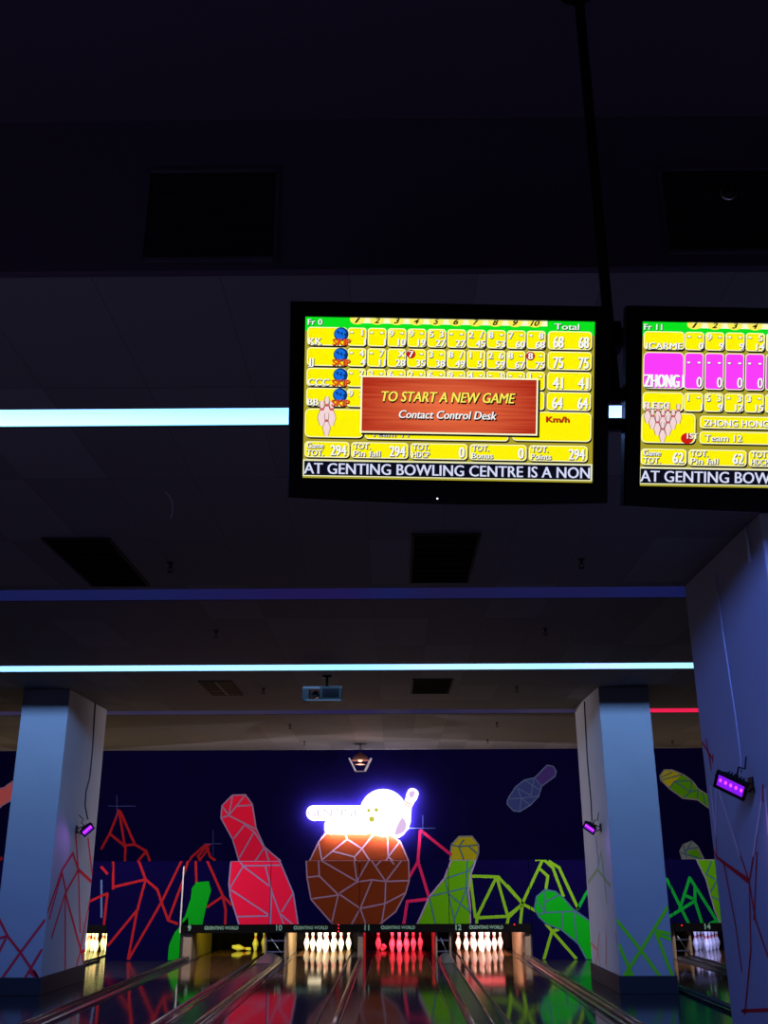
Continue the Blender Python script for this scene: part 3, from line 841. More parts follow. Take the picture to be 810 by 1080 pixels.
OFF = .17
pl = on_x(92, 875, cxl + OFF); pr = on_x(622, 873, cxr - OFF); pb = on_x(771, 828, BX - OFF)
ql = flood(pl, (1, 0, 0), (.50, -.62, -.35), .19, .12, 'small violet flood lamp on the left column', roll=48)
qr = flood(pr, (-1, 0, 0), (-.55, -.60, -.42), .19, .12, 'small violet flood lamp on the green painted column', roll=-42)
qb = flood(pb, (-1, 0, 0), (-.62, -.55, -.52), .25, .15, 'violet flood lamp on the large column, its LEDs in view', roll=-35)
LB, RB2 = Vector(((LCX0 + cxl) / 2 - .12, CY1 + OFF, 2.7)), Vector(((cxr + RCX1) / 2, CY1 + OFF, 2.7))  # added lamps, hidden behind the columns and put in to light the mural
flood(LB, (0, 1, 0), (.42, .90, -.03), .26, .14, 'added fill lamp on the rear of the left column, facing the mural', added_visor=True)
flood(RB2, (0, 1, 0), (-.30, .95, -.03), .26, .14, 'added fill lamp on the rear of the green painted column, facing the mural', added_visor=True)

# leads up the columns
cable_m = mat('grey_cable', (.05, .05, .055), .5)
conduit_m = mat('pale_conduit', (.55, .56, .60), .45)


def cable(pts, r, m, label, name='cable', cat='cable'):
    mb = MB(); mb.tube(pts, r, m, 8); o = mb.build(name); tag(o, label, cat); return o


def on_col(X, off, pts): return [Vector((X + off, on_x(x, y, X).y, on_x(x, y, X).z)) for x, y in pts]


cable(on_col(cxl, .012, [(100, 738), (97, 790), (94, 820), (90, 835), (89, 850), (92, 864)]), .010, cable_m, 'thin grey cable down the left column to its flood lamp')
cable(on_col(cxr, -.012, [(617, 740), (620, 800), (624, 845), (625, 866)]), .010, cable_m, 'thin dark cable down the green painted column to its flood lamp')
cable(on_col(BX, -.012, [(756, 606), (763, 660), (772, 720), (778, 760), (783, 800), (783, 815)]), .008, conduit_m, 'long pale cable down the large column to its flood lamp')
cable(on_col(BX, -.014, [(788, 556), (791, 576), (793, 594)]), .013, conduit_m, 'short pale conduit stub near the top of the large column', 'conduit', 'conduit')

# ------------------------------------------------------------------ ceiling things
grille_m = mat('grille_black', (.0008, .0008, .0008), .9, spec=.02)


def vent(c4, label, slats=8, panels=1, m=None):
    ps = [on_z(x, y, CH) for x, y in c4]
    x0 = (ps[0].x + ps[3].x) / 2; x1 = (ps[1].x + ps[2].x) / 2; y0 = (ps[0].y + ps[1].y) / 2; y1 = (ps[2].y + ps[3].y) / 2
    r = empty('ceiling_vent', ((x0 + x1) / 2, (y0 + y1) / 2, CH), label, 'ceiling vent', 'dark vents in the ceiling')
    a, b = (x1 - x0) / 2, (y1 - y0) / 2; mb = MB()
    mb.box(-a, a, -b, b, -.004, 0, grille_m); mb.build('grille_back', r)
    mb = MB()
    for s in (-1, 1):
        mb.box(s * a - .012, s * a + .012, -b - .012, b + .012, -.012, 0, black_metal)
        mb.box(-a, a, s * b - .012, s * b + .012, -.012, 0, black_metal)
    if panels == 2: mb.box(-.012, .012, -b, b, -.012, 0, mat('vent_bar', (.12, .11, .10), .6))
    mb.build('frame', r)
    mb = MB(); mm = m or grille_m
    for k in range(slats):
        yy = -b + 2 * b * (k + .5) / slats
        mb.box(-a + .012, a - .012, yy - .028, yy + .012, -.011, -.006, mm)
    mb.build('slats', r)


vent([(53, 568), (120, 567), (152, 617), (91, 617.5)], 'black ceiling vent left, below the wide cyan strip')
vent([(434, 563), (502, 563), (497, 613), (434.5, 614)], 'black ceiling vent under the televisions')
vent([(207.5, 718.5), (241, 718), (258, 732.5), (227, 733)], 'two panelled slatted vent near the left column', 9, 2, mat('slat_brown', (.05, .045, .045), .6))
vent([(435, 716), (476, 716), (474, 731), (434.5, 731)], 'small black vent right of the projector')


def sprinkler(px, py, label):
    p = on_z(px, py - 2, CH); p.z = CH + .003
    r = empty('sprinkler_head', p, label, 'sprinkler', 'small black sprinkler heads on the ceiling')
    mb = MB(); mb.lathe([(0, 0), (.035, 0), (.035, -.008), (.012, -.012), (.012, -.05), (.0, -.05)], black, 12); mb.build('stem', r)
    mb = MB()
    for s in (-1, 1): mb.tube([(s * .012, 0, -.045), (s * .022, 0, -.06), (s * .008, 0, -.085)], .004, black, 6)
    mb.build('yoke_arms', r)
    mb = MB(); mb.lathe([(0, -.083), (.028, -.085), (.028, -.09), (0, -.092)], black, 12); mb.build('deflector', r)


for x, y, l in ((180, 596, 'sprinkler head right of the big left vent'), (613, 592, 'sprinkler head nearest the large right column'), (228, 667, 'sprinkler head between indigo and thin cyan strips, left side'),
                (575, 665, 'sprinkler head between indigo and thin cyan strips, right side'), (278, 728, 'sprinkler head right of the slatted vent'), (545, 726, 'sprinkler head left of the green painted column top'),
                (306, 766, 'sprinkler head on the ceiling near the mural wall, left of the pendant'), (524, 764, 'sprinkler head on the ceiling near the mural wall, right of the pendant'),
                (514, 782, 'sprinkler head closest to the mural wall, right of the pendant'), (321, 784, 'sprinkler head closest to the mural wall, left of the pendant'), (709, 783, 'sprinkler head closest to the mural wall behind the large column')):
    sprinkler(x, y, l)

# air outlets in the bulkhead face and ring sensor
bx_m = mat('bulkhead_shadow', (.010, .008, .012), .9, spec=.05)
for (a, b, lab) in (((158, 182), (290, 274), 'dark square air outlet in the bulkhead at upper left'), ((694, 180), (840, 266), 'dark square air outlet in the bulkhead at upper right')):
    p0, p1 = on_y(*a, 4.0), on_y(*b, 4.0)
    r = empty('air_outlet', ((p0.x + p1.x) / 2, 4.0, p1.z), lab, 'air outlet', 'air outlets in the bulkhead')
    hw, H = (p1.x - p0.x) / 2, p0.z - p1.z
    mb = MB(); mb.box(-hw, hw, -.006, 0, 0, H, bx_m); mb.build('opening', r)
    mb = MB()
    for s in (-1, 1): mb.box(s * hw - .008, s * hw + .008, -.018, 0, -.008, H + .008, dark_ceil)
    mb.box(-hw, hw, -.018, 0, -.008, .008, dark_ceil); mb.box(-hw, hw, -.018, 0, H - .008, H + .008, dark_ceil); mb.build('frame', r)
    mb = MB()
    for k in range(5):
        z = H * (k + .5) / 5
        mb.box(-hw + .008, hw - .008, -.014, -.006, z - .004, z + .004, bx_m)
    mb.build('louvres', r)
p = on_y(768, 204, 3.96)
mb = MB(); n = 20; mxr = Matrix.Translation(p) @ Matrix.Rotation(PI / 2, 4, 'X')
ringp = [(.034 + .006 * math.cos(2 * PI * k / 8), .006 * math.sin(2 * PI * k / 8)) for k in range(9)]
mb.lathe(ringp, mat('ring_silver', (.5, .5, .52), .3, metal=1.0), n, mxr)
mb.lathe([(0, .03), (.03, .025), (.034, 0), (.034, -.034)], black, n, mxr)
tag(mb.build('ceiling_sensor'), 'small round sensor with silver ring at upper right', 'sensor')

# projector hung from the ceiling
pm = mat('projector_teal', (.010, .014, .012), .6, spec=.2); pm2 = mat('projector_pale', (.05, .06, .05), .6)
p0 = on_z(345, 713, CH); p0.z = CH
r = empty('projector', p0, 'ceiling projector on a short stem left of centre', 'projector')
d = (on_y(360, 737, p0.y) - on_y(319, 737, p0.y)).length
mb = MB(); mb.lathe([(0, 0), (.07, 0), (.07, -.015), (.02, -.02), (.02, -.16), (0, -.16)], black, 14); mb.build('ceiling_stem', r)
zb = on_y(340, 741, p0.y).z - CH; zt = on_y(340, 726, p0.y).z - CH; xl = on_y(319.5, 733, p0.y).x - p0.x; xr = on_y(360.5, 733, p0.y).x - p0.x
mb = MB(); mb.bevel_box(xl + (xr - xl) * .45, xr, -.16, .16, zb + .02, zt, pm, .015); mb.build('body', r)
mb = MB(); mb.bevel_box(xl, xl + .10, -.13, .13, zb, zt - .02, pm, .012); mb.build('lamp_box', r)
mb = MB(); mb.box(xl, xr, -.03, .03, zt - .01, zt + .025, pm2); mb.box(xl + .05, xr, -.17, -.15, zb, zb + .02, pm2); mb.box(-.03, .03, -.03, .03, zt, -.15, black); mb.build('bracket', r)
mb = MB(); mb.lathe([(0, 0), (.05, 0), (.05, .10), (.038, .11), (.034, .06), (0, .05)], black_gloss, 16, Matrix.Translation((xl + .19, -.10, (zb + zt) / 2 - .01)) @ Matrix.Rotation(PI / 2, 4, 'X'))
tag(mb.build('lens', r), 'black lens barrel')
mb = MB(); mb.box(xl + .13, xl + (xr - xl) * .46, -.05, .05, (zb + zt) / 2 - .03, (zb + zt) / 2 + .02, pm); mb.build('lens_mount', r)
mb = MB(); mb.box(xl + (xr - xl) * .52, xr - .03, -.166, -.158, zb + .05, zt - .03, black_gloss); mb.build('front_grille', r)

# pendant lamp with two pale flaps in front of the mural
PY = 22.6
pc = on_y(380, 790, PY); pc.z = CH
r = empty('pendant_lamp', pc, 'small hanging lamp glowing red with two pale flaps', 'lamp')


def L(px, py): q = on_y(px, py, PY); return (q.x - pc.x, q.z - CH)


mb = MB(); mb.lathe([(0, 0), (.16, 0), (.12, -.012), (.012, -.02), (.012, L(380, 795)[1]), (0, L(380, 795)[1])], black, 14); mb.build('ceiling_rod', r)
z1 = L(380, 794)[1]; z2 = L(380, 813.5)[1]; ra = .21; rb_ = .10
mb = MB(); amber = mat('amber_hood', (.10, .03, .02), .5)
mb.lathe([(.02, z1), (.15, z1 - .08), (ra, z1 - .17), (ra * .97, z1 - .17), (.13, z1 - .085), (.02, z1 - .02)], amber, 18); mb.build('shade', r)
mb = MB(); mb.lathe([(0, z1 - .06), (.035, z1 - .09), (.055, z1 - .14), (.04, z1 - .185), (0, z1 - .20)], mat('bulb', (.3, .1, .05), .4, emit=(1, .30, .12), strength=5), 14); tag(mb.build('bulb', r), 'glowing orange bulb')
for s in (-1, 1):
    mb = MB(); a, b = L(380 + s * 11.5, 800), L(380 + s * 5, 813)
    vs = []
    for (x, z) in (a, b):
        vs += [(x - .02, -.10, z), (x + .02, -.10, z), (x + .02, .10, z), (x - .02, .10, z)]
    mb.add(vs, [(0, 1, 2, 3), (7, 6, 5, 4), (0, 4, 5, 1), (1, 5, 6, 2), (2, 6, 7, 3), (3, 7, 4, 0)], mat('flap_pale', (.55, .56, .54), .5)); tag(mb.build('flap', r), 'pale grey side flap')
mb = MB(); mb.box(-.11, .11, -.06, .06, z2 - .005, z2 + .01, mat('grille_tan', (.2, .16, .12), .6)); mb.box(-.11, .11, -.01, .01, z1 - .26, z1 - .245, mat('grille_tan', (.2, .16, .12), .6)); mb.build('lower_grille', r)
ld = bpy.data.lights.new('bulb_light', 'POINT'); ld.energy = 9; ld.color = (1, .35, .2); ld.shadow_soft_size = .05
lo = bpy.data.objects.new('bulb_light', ld); COL.objects.link(lo); lo.location = pc + Vector((0, -.03, z1 - .26))

# -------------------------------------------------------------- glowing sign
SY = WY - .24
sA = Art(lambda x, y: (on_y(x, y, SY).x, on_y(x, y, SY).z)).org(5.786, 310, 820)
sign_w = mat('sign_white', (.02, .02, .02), .6, emit=(.96, .97, 1.0), strength=2.0, spec=.1)
halo_back = mat('added_halo_back', (.5, .5, .8), .4, emit=(.80, .74, 1.0), strength=130.0)  # glow added behind the sign to imitate lens bloom on the wall
halo_rim = mat('added_halo_rim', (.02, .02, .02), .5, emit=(.80, .74, 1.0), strength=14.0)  # weaker added glow round the sides for the same bloom halo
sc0 = sA.P((300, 230))
r = empty('neon_sign', (sc0[0], SY, sc0[1]), 'glowing white wall sign of lettering beside a bowling ball and pin', 'sign')
inv = Vector((-sc0[0], -SY, -sc0[1]))


def rounded(x0, y0, x1, y1, rad, n=5):
    o = []
    for cx, cy_, a0 in ((x1 - rad, y0 + rad, -90), (x1 - rad, y1 - rad, 0), (x0 + rad, y1 - rad, 90), (x0 + rad, y0 + rad, 180)):
        for k in range(n + 1):
            a = math.radians(a0 + 90 * k / n); o.append((cx + rad * math.cos(a), cy_ + rad * math.sin(a)))
    return o


def circ(cx, cy_, rr, n=28): return [(cx + rr * math.cos(2 * PI * k / n), cy_ + rr * math.sin(2 * PI * k / n)) for k in range(n)]


def slab(mb, pts2, y0, y1, m, mside):
    pts = [sA.P(p) for p in pts2]
    if sum(pts[i - 1][0] * pts[i][1] - pts[i][0] * pts[i - 1][1] for i in range(len(pts))) < 0: pts = pts[::-1]
    n = len(pts)
    mb.add([(x, y0, z) for x, z in pts], [list(range(n))], m)
    for ya, yb_, mm in ((y0, SY + .05, m), (SY + .05, y1, mside)):
        vs = [(x, ya, z) for x, z in pts] + [(x, yb_, z) for x, z in pts]
        mb.add(vs, [(k, n + k, n + (k + 1) % n, (k + 1) % n) for k in range(n)], halo_rim if mm is mside else mm)
        if mm is mside: mb.add(vs, [list(range(2 * n - 1, n - 1, -1))], mside)


def shift(mb): mb.v = [tuple(Vector(p) + inv) for p in mb.v]; return mb


mb = MB(); slab(mb, rounded(75, 170, 440, 262, 44), SY, SY + .10, sign_w, halo_back)
ln = mat('sign_letter_pale', (.02, .02, .02), .6, emit=(.62, .52, .68), strength=1.0, sample=False)
px = [sA.P((85, 215)), sA.P((415, 215))]
pts, fs = text_pts('GENTING', (px[0][0] + px[1][0]) / 2, px[0][1], .16, (px[1][0] - px[0][0]), .0)
mb.add([(x, SY - .004, z) for x, z in pts], fs, ln)
tag(shift(mb).build('lettered_panel', r), 'white glowing panel with pale letters')
mb = MB(); slab(mb, rounded(185, 258, 470, 345, 30), SY + .01, SY + .10, sign_w, halo_back); shift(mb).build('lower_panel', r)
mb = MB(); slab(mb, circ(545, 215, 145), SY - .03, SY + .10, sign_w, halo_back)
hole = mat('finger_hole', (.02, .02, .0), .6, emit=(.55, .52, .04), strength=1.0, sample=False)
for cx, cy_, rr in ((457, 202, 11), (503, 198, 12), (475, 255, 17)):
    c = [sA.P(p) for p in circ(cx, cy_, rr, 12)]; mb.add([(x, SY - .035, z) for x, z in c][::-1], [list(range(12))], hole)
tag(shift(mb).build('ball_shape', r), 'white ball with three olive finger holes')
mb = MB()
axis = Vector((-.40, .916)); nrm = Vector((axis.y, -axis.x)); head = Vector((738, 70))
pw_ = [(0, 8), (6, 24), (20, 34), (45, 36), (75, 30), (110, 27), (150, 40), (195, 58), (235, 62), (280, 50), (310, 32), (318, 5)]
lp = [tuple(head + axis * d + nrm * w) for d, w in pw_] + [tuple(head + axis * d - nrm * w) for d, w in pw_[::-1]]
slab(mb, lp, SY - .06, SY + .10, mat('sign_pin_white', (.02, .02, .02), .6, emit=(.92, .84, 1.0), strength=2.0), halo_back)
for d0, d1, w in ((92, 100, 26), (106, 113, 26)):
    q = [tuple(head + axis * d0 + nrm * w), tuple(head + axis * d1 + nrm * w), tuple(head + axis * d1 - nrm * w), tuple(head + axis * d0 - nrm * w)]
    c = [sA.P(p) for p in q]; mb.add([(x, SY - .064, z) for x, z in c], [(0, 1, 2, 3)], mat('pin_band_tan', (.02, .02, .01), .6, emit=(.72, .50, .28), strength=1.0, sample=False))
lil = mat('sign_pin_lilac', (.02, .02, .02), .6, emit=(.72, .50, .80), strength=1.0, sample=False)
for d0, d1, a, b in ((14, 60, -22, 10), (190, 305, -8, 46)):
    q = []
    for k in range(13):
        t = k / 12; q.append(tuple(head + axis * (d0 + (d1 - d0) * t) + nrm * (-(a) * 0 + (b if d0 > 100 else 12) * math.sin(PI * t) ** .6 * 1.0)))
    for k in range(13):
        t = 1 - k / 12; q.append(tuple(head + axis * (d0 + (d1 - d0) * t) + nrm * (a * math.sin(PI * t) ** .6)))
    c = [sA.P(p) for p in q]
    if sum(c[i - 1][0] * c[i][1] - c[i][0] * c[i - 1][1] for i in range(len(c))) < 0: c = c[::-1]
    mb.add([(x, SY - .064, z) for x, z in c], [list(range(len(c)))], lil)
tag(shift(mb).build('pin_shape', r), 'white pin with lilac shading')
mb = MB()
for q in ((110, 215), (400, 215), (545, 120), (545, 310), (300, 300)):
    x, z = sA.P(q); mb.tube([(x, SY + .10, z), (x, WY, z)], .015, black, 6)
shift(mb).build('standoffs', r)

# ------------------------------------------------------------- televisions
K = .5 * 0 + (306.0 / 708.0)          # photo pixels per screen unit


class Panel:
    """draws on a television screen in units: 708 wide, 394 high, t down"""
    def __init__(self, k): self.mb = MB(); self.k = k; self.z = 0

    def pt(self, s, t, z): return ((s - 354) * self.k, (197 - t) * self.k, z)

    def poly(self, pts, m, layer):
        a = sum(pts[i - 1][0] * pts[i][1] - pts[i][0] * pts[i - 1][1] for i in range(len(pts)))
        if a > 0: pts = pts[::-1]
        self.mb.add([self.pt(s, t, .0004 * layer) for s, t in pts], [list(range(len(pts)))], m)

    def rect(self, s0, t0, s1, t1, m, layer): self.poly([(s0, t0), (s1, t0), (s1, t1), (s0, t1)], m, layer)

    def rrect(self, s0, t0, s1, t1, rad, m, layer): self.poly(rounded(s0, t0, s1, t1, rad, 4), m, layer)

    def card(self, s0, t0, s1, t1, m, layer=2, rad=9):
        self.rrect(s0 + 2.5, t0 + 4, s1 + 2.5, t1 + 4, rad, S_black, layer - .4)
        self.rrect(s0, t0, s1, t1, rad, S_cream, layer)
        self.rrect(s0 + 2, t0 + 2, s1 - 2, t1 - 2, rad - 1.5, m, layer + .4)

    def text(self, txt, s, t, cap, m, layer=5, width=None, bold=.03, shear=0, align='c', sh=None, shm=None, ol=0):
        if width is None and cap > 11:
            _, _, (gx0, gx1, _, _) = glyphs(txt, 0, shear); _, _, (_, _, h0, h1) = glyphs('H', bold, 0.0)
            width = (gx1 - gx0) * cap / (h1 - h0) * 1.18
        if sh:
            ps, fs = text_pts(txt, s + sh, -(t + sh), cap + ol, (width + ol) if width else None, 0, shear, align)
            for j, (ax, ay) in enumerate(((-1.2, 0), (1.2, 0), (0, 1.0), (-1.4, -1.2), (0, -1.4))):
                self.mb.add([self.pt(x + ax, -y + ay, .0004 * (layer - .5) + .00002 * j) for x, y in ps], fs, shm or S_black)
        ps, fs = text_pts(txt, s, -t, cap, width, 0, shear, align)
        e = bold * cap * 1.5
        for j, ax in enumerate((-e, 0, e) if e > 0 else (0,)):
            self.mb.add([self.pt(x + ax, -y, .0004 * layer + .00002 * j) for x, y in ps], fs, m)

    def pinpic(self, s, t, h, layer):
        """small drawn pin, foot at (s, t)"""
        q = h / .381
        L_ = [(a / PS * q, b / PS * q) for a, b in prof[1:-1]]
        pts = [(s + a, t - b) for a, b in L_] + [(s - a, t - b) for a, b in L_[::-1]]
        self.poly([(x + (1.2 if x > s else -1.2), y) for x, y in pts], S_pinline, layer)
        self.poly(pts, S_pin, layer + .3)
        self.rect(s - .026 * q, t - .27 * q, s + .026 * q, t - .23 * q, S_pinred, layer + .5)


S_black = screen('black', (10, 8, 6)); S_white = screen('white', (250, 250, 250)); S_cream = screen('cream', (255, 252, 205)); S_yellow = screen('yellow', (250, 238, 0), 1.05)
S_olive = screen('olive', (168, 156, 40)); S_green = screen('green', (10, 225, 30)); S_mag = screen('magenta', (250, 60, 250)); S_red = screen('red', (205, 25, 15)); S_navy = screen('navy', (6, 6, 22))
S_blue = screen('blue', (20, 110, 225)); S_blue2 = screen('blue_dark', (10, 50, 110)); S_gold = screen('gold', (255, 240, 90)); S_skip = screen('skip', (235, 90, 30)); S_skip2 = screen('skip_dark', (90, 20, 10))
S_pin = screen('pin', (245, 215, 215)); S_pinline = screen('pin_line', (95, 45, 50)); S_pinred = screen('pin_red', (210, 90, 100)); S_tick = screen('ticker', (215, 220, 250)); S_rim = screen('rim', (235, 235, 190))


def popup_material():
    if 'popup' in MATS: return MATS['popup']
    m = mat('popup', (0, 0, 0), .3, emit=(.6, .05, .01), strength=1.0, sample=False)
    nt = m.node_tree; b = nt.nodes['Principled BSDF']; tc = nt.nodes.new('ShaderNodeTexCoord')
    sp = nt.nodes.new('ShaderNodeSeparateXYZ'); nt.links.new(tc.outputs['Object'], sp.inputs[0])
    dx = node_math(nt, 'MULTIPLY', sp.outputs[0], 3.0); dy = node_math(nt, 'MULTIPLY', node_math(nt, 'SUBTRACT', sp.outputs[1], -.03), 6.5)
    rr = node_math(nt, 'SQRT', node_math(nt, 'ADD', node_math(nt, 'MULTIPLY', dx, dx), node_math(nt, 'MULTIPLY', dy, dy)))
    n = nt.nodes.new('ShaderNodeTexNoise'); mp = nt.nodes.new('ShaderNodeMapping'); mp.inputs['Scale'].default_value = (2, 60, 1)
    nt.links.new(tc.outputs['Object'], mp.inputs['Vector']); nt.links.new(mp.outputs['Vector'], n.inputs['Vector']); n.inputs['Scale'].default_value = 2.0
    f = node_math(nt, 'ADD', rr, node_math(nt, 'MULTIPLY', node_math(nt, 'SUBTRACT', n.outputs['Fac'], .5), .9))
    rp_ = nt.nodes.new('ShaderNodeValToRGB'); e = rp_.color_ramp.elements
    e[0].position = .05; e[0].color = (.84, .16, .055, 1); e[1].position = 1.0; e[1].color = (.42, .022, .008, 1)
    nt.links.new(f, rp_.inputs['Fac']); nt.links.new(rp_.outputs['Color'], b.inputs['Emission Color'])
    return m


def frame_cells(P, t0, h, cells, cums, m, n=10, big=False, red=()):
    for k in range(n):
        s0 = 104 + 48.7 * k; P.card(s0, t0, s0 + 46, t0 + h, m, 2, 8)
        if k < len(cells):
            a, b = cells[k]
            tt = t0 + (h * .28)
            cap = 15 if not big else 10
            for ch, ss in ((a, s0 + 10), (b, s0 + 35)):
                if ch == '-': P.rrect(ss - 5, tt - 2.6, ss + 5, tt + 2.6, 2.4, S_black, 4.4); P.rrect(ss - 4, tt - 2.2 - .6, ss + 3.6, tt + 1.4, 1.6, S_white, 5)
                elif ch.strip():
                    if (k, ss > s0 + 20) in red: P.poly([(ss + 11 * math.cos(2 * PI * i / 18), tt + 11 * math.sin(2 * PI * i / 18)) for i in range(18)], S_red, 4.2)
                    P.text(ch, ss, tt, cap, S_white, 5, bold=.04, sh=1.3)
        if k < len(cums) and cums[k] is not None:
            if big: P.text(cums[k], s0 + 36, t0 + h * .80, 24, S_white, 5, 12, bold=.02, sh=1.5)
            else: P.text(cums[k], s0 + 44, t0 + h * .76, 15.5, S_white, 5, bold=.04, sh=1.3, align='r')


def header(P, fr):
    P.rect(0, 0, 708, 394, S_olive, 1); P.rect(0, 0, 708, 34, S_green, 1.3); P.rect(118, 0, 592, 13, S_cream, 1.6)
    for k in range(10):
        c = 127 + 48.3 * k
        P.poly([(c + 18 * math.cos(PI * i / 12), 5 + 11 * math.sin(PI * i / 12)) for i in range(13)] + [(c - 18, .5), (c + 18, .5)], S_gold, 1.9)
        pts = text_pts(str(k + 1), c, -5.5, 14, 24 if k == 9 else 14, .03, .35)
        P.mb.add([P.pt(x, max(.3, -y), .0004 * 2.6) for x, y in pts[0]], pts[1], S_black)
    P.text('Fr ' + fr, 6, 12, 14, S_white, 3, bold=.02, align='l', sh=1)
    P.text('Total', 640, 13, 14, S_white, 3, 60, bold=.02, sh=1.3)


def bottom(P, vals, names=True):
    xs = [(3, 113), (117, 257), (262, 402), (407, 547), (552, 696)]
    labs = [('Game', 'TOT.'), ('TOT.', 'Pin fall'), ('TOT.', 'HDCP'), ('TOT.', 'Bonus'), ('TOT.', 'Points')]
    for i, (a, b) in enumerate(xs):
        P.card(a, 304, b, 343, S_yellow, 2, 9)
        P.text(labs[i][0], a + 6, 314, 13.5, S_white, 5, 10.2 * len(labs[i][0]) * (.8 if len(labs[i][0]) > 5 else 1), bold=.02, align='l', sh=1.4)
        P.text(labs[i][1], a + 6, 332, 13.5, S_white, 5, 10.2 * len(labs[i][1]) * (.8 if len(labs[i][1]) > 5 else 1), bold=.02, align='l', sh=1.4)
        if i < len(vals): P.text(vals[i], b - 8, 325, 25, S_white, 5, 12.5 * len(vals[i]), bold=.03, align='r', sh=1.6)
    P.rect(0, 348, 708, 394, S_rim, 1.5); P.rect(3, 352, 704, 387, S_navy, 2); P.rect(0, 389.5, 708, 394, S_olive, 1.8)
    P.text('AT GENTING BOWLING CENTRE IS A NON', 3, 370, 26, S_tick, 5, 699, bold=.018, align='l')


def tv(name_label, cx, cy_, ppu, depth, roll, draw):
    """cx, cy_: where the screen centre is seen; ppu: photo pixels per screen unit at that depth"""
    k = ppu * depth / F
    d = ray(cx, cy_); p = CP + d * depth
    a = math.radians(roll)
    X = RIGHT * math.cos(a) - UP * math.sin(a); Yv = UP * math.cos(a) + RIGHT * math.sin(a); Z = X.cross(Yv)
    mx = Matrix((X, Yv, Z)).transposed().to_4x4(); mx.translation = p
    r = empty('television', label=name_label, cat='television', group='scoring televisions', mx=mx)
    P = Panel(k); draw(P)
    P.mb.box(-354 * k, 354 * k, -197 * k, 197 * k, -.006, 0, black_gloss)
    P.mb.v = P.mb.v
    tag(P.mb.build('screen', r), 'lit scoring screen')
    # bezel ring with a gently bulging lower edge
    mb = MB(); inn = [(-1, -1, 709, 395)]
    outer, inner = [], []
    s0, t0, s1, t1 = -37, -38, 746, 443
    n = 12
    loop_o = [(s0, t0), (s1, t0)] + [(s1 - (s1 - s0) * i / n, t1 + 10 * math.sin(PI * i / n)) for i in range(n + 1)]
    loop_i = [(0, 0), (708, 0)] + [(708 - 708 * i / n, 394) for i in range(n + 1)]
    q = len(loop_o)

    def lv(loop, z): return [((s - 354) * k, (197 - t) * k, z) for s, t in loop]
    fr_o = [(s + (4 if s < 354 else -4) * (1 if True else 0), t + (4 if t < 200 else -4)) for s, t in loop_o]
    vs = lv(loop_o, .004) + lv(fr_o, .012) + lv(loop_i, .012) + lv(loop_i, -.004) + lv(loop_o, -.045)
    fs = []
    for i in range(q):
        j = (i + 1) % q
        for b in range(3): fs.append((b * q + i, (b + 1) * q + i, (b + 1) * q + j, b * q + j))
        fs.append((4 * q + i, i, j, 4 * q + j))
    fs.append([4 * q + i for i in range(q)])
    mb.add(vs, fs, black_gloss); mb.build('bezel', r)
    mb = MB(); mb.bevel_box(-230 * k, 230 * k, -150 * k, 150 * k, -.095, -.046, black, .012); mb.build('back_housing', r)
    mb = MB(); mb.lathe([(0, .0145), (.0022, .014), (.003, .012)], mat('power_led', (.1, .1, .1), .4, emit=(.9, .9, 1), strength=2.0), 10, Matrix.Translation(((330 - 354) * k, (197 - 448) * k + .012, 0)))
    tag(mb.build('power_light', r), 'white power light')
    mb = MB()
    for s in (-.13, .13):
        mb.box(s - .02, s + .02, -.19, .19, -.125, -.096, black_metal)
    mb.build('mount_plate', r)
    return r, mx, k


